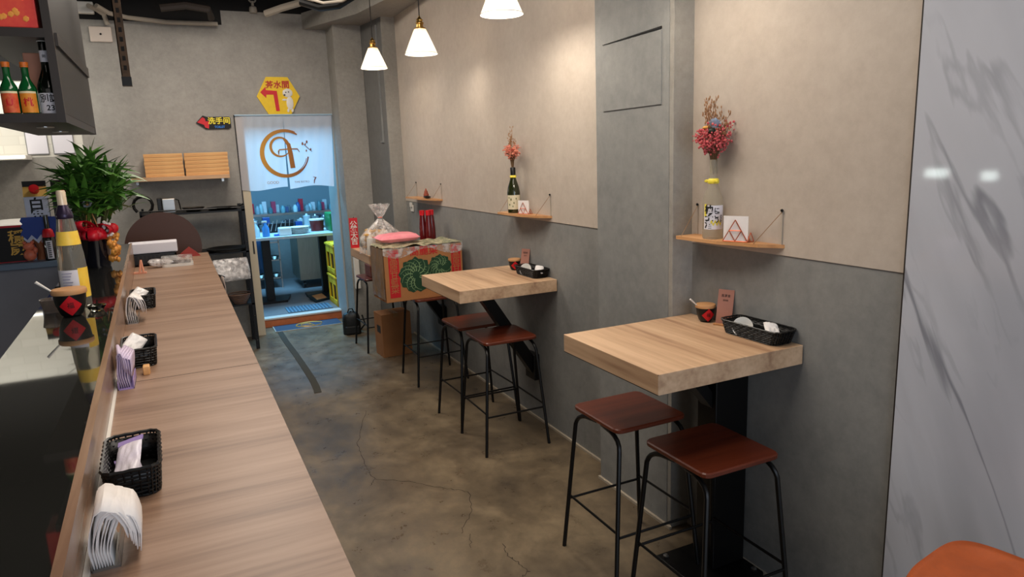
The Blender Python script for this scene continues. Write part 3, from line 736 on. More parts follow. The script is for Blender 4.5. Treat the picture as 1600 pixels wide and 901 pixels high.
# ------------------------------------------------------------------ things on the return counter
RZ = 1.118
def carton(x, y, label, face, front, s, inkm, h=.35):
    t = thing('sake_carton', label, 'carton', (x, y, RZ+.0), R_(4))
    MB().box(-.055, -.045, 0, .055, .045, h, bev=.003).build('carton_body', front, t)
    b = MB().slab([(-.055, -.045, h), (.055, -.045, h), (.055, 0, h+.06), (-.055, 0, h+.06)], (0, .004, 0)); b.slab([(-.055, .045, h), (.055, .045, h), (.055, .004, h+.06), (-.055, .004, h+.06)], (0, -.004, 0)); b.build('gable_top', face, t)
    MB().box(-.055, -.006, h+.055, .055, .012, h+.085).build('crimp', m_ink, t)
    o = MB().lathe([(.024, 0), (.024, .022), (0, .024)], seg=20).build('screw_cap', m_redp, t, True); o.location = (0, -.028, h+.035); o.rotation_euler = (R_(60), 0, 0)
    text(s, .075, inkm, t, (0, -.0462, h*.78), (1, 0, 0), (0, 0, 1), vertical=True, bold=.0015)
    return t
m_cartonw = mat('pale_blue_carton', (206, 212, 230), .5); m_cartong = mat('gold_carton', (210, 170, 90), .5); m_cartonk = mat('black_carton', (28, 26, 28), .5)
c1 = carton(-.722, 4.68, 'pale sake carton with gold top and red cap on the far counter', m_cartong, m_cartonw, '白鹿', m_ink)
c2 = carton(-.59, 4.69, 'black sake carton with white characters and red cap beside the pale one', m_cartonk, m_cartonk, '月桂', m_white)
b = MB(); pts = [(-.81, 1.25)]
for k in range(10): pts += [(-.80+.022*k, 1.235 if k % 2 else 1.262)]
pts += [(-.585, 1.25), (-.585, 1.355), (-.79, 1.36), (-.80, 1.34), (-.79, 1.325), (-.80, 1.31), (-.79, 1.295), (-.80, 1.28)]
o = MB().slab([(x, 4.58, z) for x, z in pts], (0, .004, 0)).build('paper_banner', mat('royal_blue_card', (30, 64, 150), .5)); 
t = thing('blue_banner', 'royal blue jagged card banner across the front of both sake cartons', 'banner', (0, 0, 0)); o.parent = t; o.name = 'banner_card'
MB().slab([(x+.004, 4.584, z-.022) for x, z in pts[1:12]]+[(-.58, 4.584, 1.26), (-.79, 4.584, 1.26)], (0, .003, 0)).build('white_fringe', m_cartonw, t)
MB().tube([(-.79, 4.60, 1.118), (-.79, 4.60, 1.30)], .004, 6).build('stick', m_shelf, t); MB().tube([(-.60, 4.60, 1.118), (-.60, 4.60, 1.30)], .004, 6).build('stick', m_shelf, t)
t = thing('gold_character_sign', 'black signboard with gold characters and red rim at the left edge', 'sign', (-.86, 4.6, RZ))
MB().slab([(x, 0, z+.1) for x, z in rrect(.19, .20, .02)], (0, .03, 0)).build('board', m_redp, t)
MB().slab([(x, -.003, z+.097) for x, z in rrect(.176, .186, .018)], (0, .004, 0)).build('board_face', m_ink, t)
text('穩嵗', .078, m_gold, t, (.03, -.0042, .1), (1, 0, 0), (0, 0, 1), vertical=True, bold=.0012)
t = thing('lucky_figurine', 'small orange figurine between the black sign and the little dark bottle', 'figurine', (-.775, 4.57, RZ))
b = MB().ball((0, 0, .035), .032, 2, (1, .8, 1.05)); b.ball((0, -.004, .082), .026, 2, (1.1, .85, .9)); b.ball((-.018, -.004, .104), .01, 1); b.ball((.018, -.004, .104), .01, 1); b.ball((.03, -.01, .06), .012, 1, (1, 1, 1.6))
b.build('figure', mat('coral_ceramic', (226, 122, 92), .35, var=.15, scale=30), t, True)
t = thing('driftwood_ornament', 'brown branching wooden ornament standing by the orange figurine', 'ornament', (-.735, 4.62, RZ))
b = MB().tube([(0, 0, 0), (.01, 0, .05), (-.005, 0, .1), (.015, 0, .15)], [.02, .022, .018, .01], 8); b.tube([(0, 0, .09), (-.04, 0, .115), (-.06, 0, .11)], [.014, .012, .006], 7); b.tube([(.005, 0, .08), (.045, 0, .09), (.07, 0, .075)], [.014, .01, .006], 7)
b.build('branch', mat('brown_driftwood', (140, 84, 50), .6, var=.2), t, True)
t = thing('small_bottle', 'slim dark bottle with red collar and white label in front of the cartons', 'bottle', (-.675, 4.555, RZ))
MB().lathe([(0, 0), (.03, 0), (.032, .01), (.032, .12), (.02, .15), (.013, .17), (.012, .25), (0, .25)], seg=20).build('bottle_body', m_dkglass, t, True)
MB().lathe([(.028, .125), (.03, .135), (.024, .165), (.016, .175)], seg=20, cap=False).build('red_collar', m_redp, t, True)
cyl_label(.0325, .01, .11, -115, -60).build('label_sheet', m_wlab, t, True)
b = MB()
for k in range(8): b.box(-.008, -.0338, .018+.011*k, .008, -.0325, .024+.011*k)
b.build('small_print', m_ink, t)
t = thing('rice_cooker', 'white rounded appliance on the far kitchen bench at the left edge', 'appliance', (-1.18, 6.5, 1.0))
MB().lathe([(0, 0), (.2, 0), (.22, .04), (.22, .17), (.18, .225), (.08, .25), (0, .252)], seg=32).build('body', m_white, t, True)
MB().lathe([(.224, .16), (.226, .165), (.224, .17)], seg=32, cap=False).build('lid_seam', m_steel, t, True)
t = thing('kitchen_bench', 'grey kitchen bench along the back wall behind the far counter', 'bench', (0, 0, 0))
MB().box(-2.8, 6.25, .96, -.68, 6.78, 1.0).build('benchtop', m_steel, t); MB().box(-2.75, 6.3, 0, -.7, 6.78, .96).build('cabinet', m_darkgrey, t)
t = thing('light_shelf', 'bright white shelf under the white tiles at the left edge', 'shelf', (0, 0, 0))
MB().box(-2.6, 6.55, 1.70, -1.03, 6.8, 1.735, bev=.003).build('board', m_white, t)
MB().box(-2.6, 6.54, 1.712, -1.04, 6.549, 1.73).build('led_strip', mat('led_strip_light', (255, 255, 250), .5, emit=(255, 250, 238), estr=3), t)
for xx, lb in ((-.98, 'left square white frame stuck on the brick tiles'), (-.80, 'right square white frame stuck on the brick tiles')):
    t = thing('picture_frame', lb, 'frame', (xx, 6.79, 1.84))
    MB().box(-.075, 0, -.1, .075, .01, .1).build('frame', m_steel, t); MB().box(-.07, -.002, -.094, .07, .003, .094).build('paper', m_wlab, t)

# ------------------------------------------------------------------ baskets
def make_basket(name, label, w, d, h, loc, rz):
    t = thing(name, label, 'basket', loc, rz)
    b = MB(); n = 8
    for k in range(n):
        f = k/(n-1); s_ = .88+.12*f
        P = rrect(w*s_, d*s_, .025, 5)
        P = [(x, y, .003+(h-.008)*f) for x, y in P]
        Q = []
        for i, p in enumerate(P):
            q = P[(i+1) % len(P)]; L = (Vector(q)-Vector(p)).length; m_ = max(1, int(L/.012))
            for j in range(m_): Q.append(Vector(p).lerp(Vector(q), j/m_))
        cc = Vector((0, 0, 0)); W_ = []
        for i, p in enumerate(Q):
            out = Vector((p.x, p.y, 0)).normalized(); W_.append(p+out*.0014*(1 if (i+k) % 2 else -1))
        b.tube(W_, .0027 if k < n-1 else .0042, 5, closed=True)
    b.build('woven_side', m_blackplastic, t, True)
    b = MB(); P0 = rrect(w*.88, d*.88, .022, 5); P1 = rrect(w, d, .025, 5)
    for i in range(0, len(P0)):
        p0, q0, p1, q1 = P0[i], P0[(i+1) % len(P0)], P1[i], P1[(i+1) % len(P1)]
        L = (Vector(q1)-Vector(p1)).length; m_ = max(1, int(L/.014))
        for j in range(m_):
            a = Vector(p0).lerp(Vector(q0), j/m_); c = Vector(p1).lerp(Vector(q1), j/m_)
            b.tube([(a.x, a.y, .002), (c.x, c.y, h-.006)], .0019, 4)
    b.build('ribs', m_blackplastic, t, True)
    b = MB(); q0, q1 = rrect(w*.85, d*.86, .022, 5), rrect(w*.97, d*.975, .025, 5); lo = [b.b.verts.new((x, y, .003)) for x, y in q0]; hi = [b.b.verts.new((x, y, h-.010)) for x, y in q1]
    for i in range(len(lo)): b.b.faces.new((lo[i], lo[(i+1) % len(lo)], hi[(i+1) % len(lo)], hi[i]))
    b.build('lining', m_blackplastic, t, True, thick=.0015)
    MB().prism(rrect(w*.87, d*.87, .022, 5), 0, .004).build('base', m_blackplastic, t)
    return t
BZ = .93
bk1 = make_basket('woven_basket', 'nearest black woven basket on the bar, holding a purple wipe packet', .108, .225, .072, (-.156, 1.64, BZ), R_(2))
dup(bk1, (-.187, 2.71, BZ), R_(2), 'middle black woven basket on the bar counter')
dup(bk1, (-.216, 3.83, BZ), R_(2), 'farthest black woven basket on the bar counter')
dup(bk1, (1.783, 1.765, .935), R_(1), 'black woven basket on the nearest wall table').scale = (.96, 1.2, .72)
dup(bk1, (1.783, 3.50, .912), R_(1), 'black woven basket on the middle wall table').scale = (.96, 1.15, .72)

m_packet = mat('lilac_packet', (222, 212, 228), .2, rgb2=(236, 230, 236), scale=16, bump=.3, bscale=30)
m_lilac = mat('lilac_edge', (170, 148, 206), .25)
m_puff = mat('crinkled_white_packet', (232, 228, 226), .2, bump=.6, bscale=40)
def pillow(name, w, d, th, m, label, cat, loc, rot, parts=True, edge=m_lilac):
    t = thing(name, label, cat, loc); t.rotation_euler = rot
    def f(sgn):
        def g(u, v):
            x, y = (u-.5)*2, (v-.5)*2
            k = max(0, (1-abs(x)**4)*(1-abs(y)**4))**.5
            return Vector((x*w/2*(1-.05*y*y), y*d/2*(1-.05*x*x), sgn*th/2*k+.002*noise.noise(Vector((x*3+w*90, y*3, sgn)))*k*2))
        return g
    b = MB(); b.grid(f(1), 14, 14); b.grid(f(-1), 14, 14); b.build('wrapper', m, t, True)
    if parts: MB().box(-w/2, d/2-.004, -.0015, w/2, d/2+.010, .0015).build('sealed_edge', edge, t)
    return t
pillow('wipe_packet', .055, .13, .018, m_packet, 'lilac and clear wet-wipe packet leaning in the nearest basket', 'packet', (-.168, 1.655, .966), (R_(24), R_(-16), R_(-12)))
pillow('wipe_packet', .05, .12, .016, m_packet, 'second clear packet lying flat in the nearest basket', 'packet', (-.165, 1.64, .950), (R_(4), 0, R_(8)))
pillow('wipe_packet', .06, .10, .02, m_puff, 'crinkled white packet leaning out of the middle bar basket', 'packet', (-.205, 2.74, .985), (R_(30), R_(35), R_(-10)), False)
pillow('wipe_packet', .06, .10, .02, m_puff, 'crinkled white packet leaning out of the farthest bar basket', 'packet', (-.236, 3.85, .985), (R_(30), R_(30), R_(-14)), False)
pillow('wipe_packet', .05, .075, .022, m_puff, 'white packet at the right end of the basket on the nearest table', 'packet', (1.785, 1.70, .977), (R_(22), R_(12), R_(-30)), False)
pillow('wipe_packet', .05, .075, .022, m_puff, 'white packet at the right end of the basket on the middle table', 'packet', (1.785, 3.41, .957), (R_(24), R_(10), R_(-30)), False)
def cup_dish(loc, label):
    t = thing('sauce_dish', label, 'dish', loc); t.rotation_euler = (R_(66), 0, R_(-50))
    MB().lathe([(0, 0), (.022, 0), (.034, .010), (.036, .012), (.033, .0115), (.02, .003), (0, .003)], seg=24).build('dish_body', m_white, t, True)
cup_dish((1.765, 1.815, .962), 'small white dish tilted in the basket on the nearest table')
cup_dish((1.765, 3.535, .940), 'small white dish tilted in the basket on the middle table')

# ------------------------------------------------------------------ napkin stands on the bar
def napkins(loc, label_s, label_n, n, up, over, m, ln=.10, metal=None, rz=0):
    t = thing('napkin_stand', label_s, 'napkin holder', loc, rz)
    b = MB().box(-.022, -.004, 0, .022, ln, .004).box(-.022, -.004, 0, -.020, ln, .03).box(.020, -.004, 0, .022, ln, .03); b.build('tray', metal or m_steel, t)
    g = thing('napkin_bunch', label_n, 'napkins', (loc[0], loc[1], loc[2]+.004), rz)
    for k in range(n):
        x = -.018+.036*k/(n-1)*.8; top = up*(1-.05*k) ; r = over*(1-.09*k)*.5
        prof = [(x, 0), (x-.004, top*.45), (x+.002, top*.8), (x+over*.22, top+over*.28), (x+over*.42, top+over*.40), (x+over*.62, top+over*.30), (x+over*.85-.001*k, top-.012), (x+over*.92-.002*k, top-.040-.004*(k % 3))]
        def f(u, v):
            i = u*(len(prof)-1); j = min(int(i), len(prof)-2); q = i-j
            px = prof[j][0]*(1-q)+prof[j+1][0]*q; pz = prof[j][1]*(1-q)+prof[j+1][1]*q
            return Vector((px, v*(ln-.004)-.002*k*(pz/top), pz))
        jx, jy, jr = 0, -.022+.006*k+random.uniform(-.003, .003), random.uniform(-.12, .12)
        MB().grid(lambda u, v: (lambda q: Vector((q.x+jr*(q.y-.05)*(q.z/top), q.y+jy*(q.z/top), q.z)))(f(u, v)), 16, 2).build('napkin', m, g, True, thick=.0016)
napkins((-.184, 1.275, BZ), 'nearest steel napkin stand on the bar counter', 'white napkins folded over in the nearest stand', 8, .088, .062, m_paper, .12, rz=R_(1))
m_lpaper = mat('lilac_napkin', (206, 190, 214), .6)
napkins((-.214, 2.37, BZ), 'middle purple napkin stand beside the middle basket', 'lilac napkins upright in the middle stand', 6, .11, .02, m_lpaper, .13, MATS['lilac_edge'])
napkins((-.244, 3.40, BZ), 'farthest steel napkin stand beside the farthest basket', 'white napkins curling over in the farthest stand', 5, .10, .055, m_paper, .13)
o = MB().box(-.172, 2.50, BZ, -.152, 2.535, BZ+.03, bev=.003).build('wood_clip', m_tray); tag(o, 'tiny wooden block in front of the middle bar basket', 'block')
t = thing('chopstick_rest', 'pinkish wooden rack with crossing slats at the far end of the bar', 'rack', (-.305, 5.03, BZ))
m_pinkw = mat('pink_wood', (206, 140, 112), .5)
for dx, sx in ((-.05, .02), (-.02, -.02), (.02, .015), (.045, -.01)):
    MB().tube([(dx, 0, 0), (dx+sx, .03, .085)], .007, 6).build('slat', m_pinkw, t, True)
MB().box(-.06, -.005, 0, .06, .05, .008).build('foot', m_pinkw, t)
# ------------------------------------------------------------------ far end of the bar
t = thing('takeout_container', 'clear plastic takeout box with dark contents and white base', 'container', (-.06, 5.30, BZ))
MB().prism(rrect(.20, .14, .03), 0, .018).build('white_base', m_white, t)
MB().prism(rrect(.17, .11, .02), .018, .03).build('contents', mat('dark_filling', (60, 48, 44), .5, var=.6, scale=60), t)
MB().prism(rrect(.196, .136, .03), .018, .065).build('clear_lid', m_clear, t)
pillow('plastic_bag', .16, .1, .05, m_clear2, 'crumpled clear bag on the bar beside the takeout box', 'bag', (-.16, 5.28, .96), (0, R_(8), R_(15)), False)
t = thing('black_crate', 'black plastic crate at the far end of the bar', 'crate', (-.20, 5.50, BZ))
b = MB().box(-.15, -.1, 0, .14, .1, .01).box(-.15, -.1, 0, -.14, .1, .08).box(.13, -.1, 0, .14, .1, .08).box(-.15, -.1, 0, .14, -.09, .08).box(-.15, .09, 0, .14, .1, .08); b.build('crate_body', m_blackplastic, t)
b = MB()
for k in range(10): b.box(-.13+.026*k, -.102, .02, -.122+.026*k, -.0995, .07)
b.build('side_slots', m_darkwood, t)
o = MB().box(-.36, 5.44, 1.012, -.05, 5.60, 1.085, bev=.006).build('paper_bundle', m_wlab); tag(o, 'flat white paper bundle lying on the black crate', 'paper')
m_ = MB().slab([(-.07, 5.75, BZ), (.10, 5.75, BZ), (.075, 5.75, BZ+.03), (.025, 5.75, BZ+.075)], (0, .02, 0)).build('red_pouch', mat('red_brown_pouch', (150, 50, 42), .5)); tag(m_, 'small red triangular pouch at the far corner of the bar', 'pouch')
t = thing('round_board', 'dark brown round board standing upright beyond the end of the bar', 'board', (-.15, 6.12, 0))
b = MB(); P = [(.275*math.cos(2*PI*k/48), 0, .98+.275*math.sin(2*PI*k/48)) for k in range(48)]
b.slab(P, (0, .03, 0)).build('disc', mat('dark_brown_board', (72, 46, 36), .45), t)
MB().box(-.04, .03, 0, .04, .06, .98).build('prop', m_black, t)

# wall shelf with wooden trays
t = thing('wall_shelf', 'light wooden shelf on the back wall under the stacked trays', 'shelf', (.065, 6.66, 1.49))
MB().box(-.40, -.13, 0, .355, .138, .032, bev=.001).build('board', m_shelfx, t)
MB().box(-.38, .12, -.03, -.36, .138, 0).build('bracket', m_steel, t); MB().box(.30, .12, -.03, .32, .138, 0).build('bracket', m_steel, t)
for k in range(6):
    for side, x0, x1 in (('left', -.228, .068), ('right', .078, .425)):
        pos = ('bottom', 'second', 'third', 'fourth', 'fifth', 'top')[k]
        t = thing('wooden_tray', f'{pos} light wooden tray of the {side} stack on the back wall shelf', 'tray', ((x0+x1)/2+random.uniform(-.002, .002), 6.66, 1.5225+.032*k), 0, f'wooden trays in the {side} stack')
        w_ = (x1-x0)/2-.002
        b = MB().box(-w_, -.10, 0, w_, .10, .008).box(-w_, -.10, .008, w_, -.092, .0305).box(-w_, .092, .008, w_, .10, .0305).box(-w_, -.092, .008, -w_+.008, .092, .0305).box(w_-.008, -.092, .008, w_, .092, .0305)
        b.build('tray_body', m_tray, t)
# black rack with pans
t = thing('metal_rack', 'black metal shelving rack between the bar and the doorway', 'rack', (.11, 6.5, 0))
rk = dict(x0=-.42, x1=.37, y0=-.2, y1=.2)
for px in (-.41, .355):
    for py in (-.2, .18): MB().box(px, py, 0, px+.018 if px < 0 else px+.03, py+.018, 1.26, bev=.002).build('post', m_black, t)
for z in (.40, .86, 1.215): MB().box(-.41, -.2, z, .385, .2, z+.014).build('rack_shelf', m_black, t)
MB().tube([(-.41, -.19, 1.255), (.37, -.19, 1.245)], .006, 6).build('rail', m_black, t)
b = MB()
for z in (.08, .3, .5, .7, .95, 1.1): b.lathe([(.006, 0), (.006, .003)], (.37, -.202, z), 8)
t2 = b.build('rivets', m_steel, t)
t = thing('steel_toaster', 'brushed steel box appliance on the top tier of the black rack', 'appliance', (-.08, 6.42, 1.229))
MB().box(-.05, -.06, 0, .05, .06, .12, bev=.008).build('case', m_steel, t); MB().box(-.085, -.055, 0, -.052, .055, .125, bev=.005).build('side', m_blackplastic, t)
MB().tube([(.052, 0, .11), (.075, 0, .10), (.085, 0, .02)], .006, 6).build('handle', m_black, t, True)
t = thing('steel_bowl', 'shallow steel bowl on the top tier of the black rack', 'bowl', (.10, 6.40, 1.229))
MB().lathe([(0, 0), (.05, 0), (.085, .03), (.09, .036), (.082, .03), (.045, .006), (0, .006)], seg=28).build('bowl_body', m_steel, t, True)
t = thing('frying_pan', 'flat black pan on the top tier of the rack by the doorway', 'pan', (.33, 6.42, 1.229))
MB().lathe([(0, 0), (.11, 0), (.13, .022), (.126, .022), (.108, .005), (0, .005)], seg=28).build('pan_body', m_black, t, True)
MB().tube([(.12, 0, .02), (.17, -.02, .04)], .009, 6).build('handle', m_black, t, True)
t = thing('rubber_hose', 'coiled black hose on the rack behind the plant', 'hose', (-.27, 6.40, 1.229))
b = MB(); b.tube([(.07*math.cos(a*.5), 0, .075+.07*math.sin(a*.5)) for a in range(-2, 9)], .012, 8); b.build('hose_coil', m_black, t, True)
t = thing('oval_tray', 'black oval tray on the middle tier of the rack', 'tray', (.33, 6.40, .874))
MB().lathe([(0, 0), (.14, 0), (.17, .018), (.174, .03), (.168, .03), (.14, .008), (0, .006)], seg=32).build('tray_body', m_blackplastic, t, True)
pillow('plastic_bag', .30, .2, .12, m_clear2, 'bulging clear plastic bag hanging on the rack below the oval tray', 'bag', (.33, 6.25, .73), (R_(70), 0, R_(8)), False)
t = thing('wire_basket', 'small brown wicker basket low on the black rack', 'basket', (.38, 6.36, .414))
b = MB()
for k in range(6): b.tube([((.05+.01*k)*math.cos(a*PI/8), (.05+.01*k)*math.sin(a*PI/8), .005+.016*k) for a in range(16)], .006, 6, closed=True)
b.build('wicker', mat('brown_wicker', (110, 78, 58), .6), t, True)
o = MB().grid(lambda u, v: Vector((.185+.04*u+.01*math.sin(v*9), 5.62-.2*u+.012*math.sin(u*12), .80-.62*v)), 14, 8).build('hanging_cloth', mat('pinkish_beige_cloth', (196, 176, 164), .8), None, True, thick=.004); tag(o, 'pinkish beige cloth hanging beside the end of the bar counter', 'cloth')
MB().tube([(.17, 5.65, .80), (.235, 5.40, .80)], .004, 6).build('hook_rod', m_black, o)

# ------------------------------------------------------------------ doorway: curtain, signs
m_cloth = translucent_mat('white_cotton', (222, 220, 224), .45, .8)
t = thing('door_curtain', 'white split curtain with brown ring logo hanging in the doorway', 'curtain', (0, 0, 0))
YC = BY-.02
def cur(x0, x1, x0b, x1b, ph):
    def f(u, v):
        x = (x0+(x1-x0)*u)*(1-v)+(x0b+(x1b-x0b)*u)*v
        z = 2.03-(.66+.012*math.sin(u*5+ph))*v
        return Vector((x, YC+.006*math.sin(u*14+ph)*v+.003*math.sin(u*31+v*5), z))
    return f
MB().grid(cur(.535, .945, .527, .930, 0), 24, 14).build('curtain_panel', m_cloth, t, True)
MB().grid(cur(.945, 1.385, .95, 1.355, 2), 24, 14).build('curtain_panel', m_cloth, t, True)
MB().tube([(.53, YC-.004, 2.032), (1.39, YC-.004, 2.032)], .007, 8).build('rod', mat('pale_blue_rod', (170, 196, 214), .4), t, True)
m_logo = bpy.data.materials.new('gold_to_brown_print'); m_logo.use_nodes = True
_n = m_logo.node_tree; _b = _n.nodes['Principled BSDF']; _b.inputs['Roughness'].default_value = .7
_t = _n.nodes.new('ShaderNodeTexCoord'); _m = _n.nodes.new('ShaderNodeMapping'); _m.inputs['Location'].default_value = (-.72/.44, 0, 0); _m.inputs['Scale'].default_value = (1/.44, 1, 1)
_s = _n.nodes.new('ShaderNodeSeparateXYZ'); _r = _n.nodes.new('ShaderNodeValToRGB')
_r.color_ramp.elements[0].color = (*lin((206, 150, 60)), 1); _r.color_ramp.elements[1].color = (*lin((128, 62, 44)), 1)
_n.links.new(_t.outputs['Object'], _m.inputs[0]); _n.links.new(_m.outputs[0], _s.inputs[0]); _n.links.new(_s.outputs[0], _r.inputs[0]); _n.links.new(_r.outputs[0], _b.inputs['Base Color'])
def stroke(b, pts, ws, y):
    """brush stroke in the plane y from centre line and widths"""
    L, R = [], []
    n = len(pts)
    for i, p in enumerate(pts):
        a = Vector(pts[max(0, i-1)]); c = Vector(pts[min(n-1, i+1)]); d = (c-a).normalized(); nn = Vector((-d.y, d.x))
        L.append(Vector(p)+nn*ws[i]/2); R.append(Vector(p)-nn*ws[i]/2)
    vl = [b.b.verts.new((q.x, y, q.y)) for q in L]; vr = [b.b.verts.new((q.x, y, q.y)) for q in R]
    for i in range(n-1): b.b.faces.new((vl[i], vr[i], vr[i+1], vl[i+1]))
LX, LZ, LR = .935, 1.685, .205
b = MB(); YL = YC-.012
P = arc(LX, LZ, LR, 55, 350, 40); b_w = [.012+.028*math.sin(min(1, k/40*1.1)*PI)**.7 for k in range(41)]
stroke(b, P, b_w, YL)
P = arc(LX, LZ, LR+.012, 62, 120, 10); stroke(b, P, [.006]*11, YL-.0003)
P = arc(LX, LZ, LR-.014, 275, 345, 10); stroke(b, P, [.006]*11, YL-.0003)
P = arc(LX-.04, LZ+.06, .085, 30, 320, 24); stroke(b, P, [.008+.016*math.sin(k/24*PI) for k in range(25)], YL-.0004)
stroke(b, [(LX-.01, LZ+.14), (LX+.035, LZ+.08), (LX+.045, LZ), (LX+.055, LZ-.135)], [.012, .036, .042, .044], YL-.0006)
stroke(b, [(LX-.06, LZ+.0), (LX-.052, LZ+.035), (LX+.04, LZ+.04), (LX+.11, LZ+.038), (LX+.128, LZ+.01)], [.008, .012, .012, .012, .006], YL-.0008)
stroke(b, [(LX-.06, LZ+.03), (LX-.06, LZ-.01)], [.008, .008], YL-.0008)
for dx, dz, r in ((.20, .10, .014), (.185, .08, .01), (.16, .085, .014), (.23, .03, .012), (.19, .02, .010)): b.ball((LX+dx, YL-.001, LZ+dz), r, 1, (.7, .08, 1.2))
stroke(b, [(LX+.165, LZ+.085), (LX+.20, LZ+.05), (LX+.24, LZ+.01)], [.005, .007, .004], YL-.001)
b.build('ring_logo', m_logo, t)
text('GOOD', .034, m_logo, t, (.80, YL, 1.425), (1, 0, 0), (0, 0, 1)); text('TIME BISTRO', .024, m_logo, t, (1.06, YL, 1.42), (1, 0, 0), (0, 0, 1))
b = MB(); stroke(b, [(1.17, 1.40), (1.175, 1.43), (1.19, 1.455), (1.165, 1.462)], [.006, .010, .016, .004], YL); b.build('leaf_mark', m_logo, t)

t = thing('hexagon_sign', 'yellow hexagon sign with red bent arrow above the doorway', 'sign', (.925, 6.785, 2.197))
P = [(.188*math.cos(R_(60*k)), 0, .170/.866*math.sin(R_(60*k))*1.0) for k in range(6)]
MB().slab(P, (0, .012, 0)).build('board', mat('yellow_board', (236, 196, 26), .45, var=.06, scale=25), t)
m_rink = mat('red_brown_ink', (186, 40, 28), .5)
text('茶水間', .070, m_rink, t, (0, -.0014, .098), (1, 0, .02), (0, 0, 1), bold=.0022)
b = MB()
def poly(b, pts, y): b.b.faces.new([b.b.verts.new((x, y, z)) for x, z in pts])
poly(b, [(-.155, .035), (-.105, .085), (-.105, .06), (-.105, .01), (-.108, -.015)], -.0016)
poly(b, [(-.105, .055), (-.01, .048), (-.025, .015), (-.105, .015)], -.0018)
poly(b, [(-.045, .045), (-.01, .048), (.0, -.13), (-.032, -.13)], -.0020)
b.build('red_arrow', m_redp, t)
b = MB(); b.ball((.082, -.003, .03), .046, 2, (1, .12, .85)); b.ball((.095, -.003, -.06), .04, 2, (.8, .12, 1.5)); b.ball((.075, -.003, -.125), .012, 1, (1, .2, 1.5)); b.ball((.112, -.003, -.125), .012, 1, (1, .2, 1.5)); b.ball((.05, -.003, -.03), .014, 1, (1.8, .2, .7))
b.build('white_puppy', m_white, t, True)
b = MB(); b.ball((.066, -.010, .035), .006, 1, (1, .3, 1)); b.ball((.09, -.010, .038), .006, 1, (1, .3, 1)); b.ball((.052, -.010, .012), .010, 1, (1, .3, .7)); b.build('puppy_face', m_ink, t)
t = thing('toilet_sign', 'small dark toilet sign with red arrow left of the doorway', 'sign', (.355, 6.788, 1.972))
MB().slab([(-.145, 0, .0), (-.085, 0, .062), (-.05, 0, .05), (.13, 0, .05), (.14, 0, .04), (.14, 0, -.04), (.12, 0, -.056), (-.07, 0, -.056)], (0, .008, 0)).build('board', m_ink, t)
b = MB(); poly(b, [(-.135, .004), (-.088, .048), (-.07, .036), (-.065, .012), (-.035, .012), (-.045, -.05), (-.075, -.04), (-.08, -.018)], -.0012); b.build('red_arrow', m_redp, t)
text('洗手间', .062, mat('yellow_letters', (246, 226, 60), .5), t, (.045, -.0015, .012), (1, 0, 0), (0, 0, 1), bold=.0015)
text('TOILET', .026, mat('blue_letters', (40, 120, 210), .5), t, (.045, -.0015, -.038), (1, 0, 0), (0, 0, 1), bold=.001)

# mat, tape, black bag and boxes on the floor
t = thing('door_mat', 'dark blue doormat with gold ring logo before the kitchen step', 'mat', (0, 0, 0))
MB().box(.70, 6.83, 0, 1.33, 7.085, .008, bev=.002).build('mat_body', mat('navy_rubber', (42, 58, 82), .7), t)
MB().box(.695, 6.82, 0, 1.335, 6.83, .008).box(.69, 6.82, 0, .70, 7.085, .008).build('mat_border', m_pipe, t)
b = MB()
for r0 in (.1,):
    P = [(1.03+1.25*r0*math.cos(R_(a)), 6.955+r0*.95*math.sin(R_(a))) for a in range(0, 331, 10)]
    for (x0, y0), (x1, y1) in zip(P, P[1:]): b.tube([(x0, y0, .009), (x1, y1, .009)], .007, 5)
P = [(1.0+.05*math.cos(R_(a)), 6.965+.045*math.sin(R_(a))) for a in range(20, 321, 20)]
for (x0, y0), (x1, y1) in zip(P, P[1:]): b.tube([(x0, y0, .009), (x1, y1, .009)], .005, 5)
b.tube([(1.03, 7.0, .009), (1.07, 6.90, .009)], .006, 5)
b.build('gold_logo', m_gold, t)
P = [oz(*p, 0) for p in ((437, 517), (447, 533), (462, 553), (477, 575), (488, 592), (494, 604), (497, 613))]
b = MB(); 
for a, c in zip(P, P[1:]): b.prism([(a.x-.025, a.y), (a.x+.025, a.y), (c.x+.025, c.y), (c.x-.025, c.y)][::-1], 0, .004)
tag(b.build('floor_tape', mat('dark_grey_tape', (72, 70, 64), .95, spec=.1)), 'dark grey tape strip along the floor beside the bar', 'tape')
t = thing('backpack', 'black backpack on the floor beside the doorway', 'backpack', (1.33, 6.38, 0), R_(-8))
b = MB(); 
def pack(u, v):
    a = 2*PI*u; z = .21*v
    k = (1-max(0, (v-.55)/.45)**2.2)**.5 if v < 1 else 0
    rx, ry = .082*(.35+.65*k) if v < 1 else .01, .07*(.3+.7*k) if v < 1 else .01
    c, s_ = math.cos(a), math.sin(a); p = 3
    return Vector((rx*math.copysign(abs(c)**(2/p), c), ry*math.copysign(abs(s_)**(2/p), s_), z*1.0+.004*math.sin(a*5)))
b.grid(pack, 28, 10)
b.build('bag_body', mat('black_nylon', (16, 18, 17), .55, bump=.3, bscale=40), t, True)
MB().box(-.065, -.088, .01, .065, -.062, .085, bev=.01).build('front_pocket', MATS['black_nylon'], t)
MB().tube([(-.03, 0, .20), (-.015, 0, .235), (.015, 0, .235), (.03, 0, .20)], .006, 6).build('handle', MATS['black_nylon'], t, True)
MB().tube([(.07, -.04, .03), (.12, -.06, .09), (.10, -.02, .17)], .008, 6).build('strap', MATS['black_nylon'], t, True)
t = thing('cardboard_box', 'plain brown cardboard box on the floor between the stools', 'box', (1.485, 5.50, 0), R_(3))
MB().box(-.125, -.10, 0, .125, .10, .36, bev=.003).build('carton_body', m_cardboard2, t)
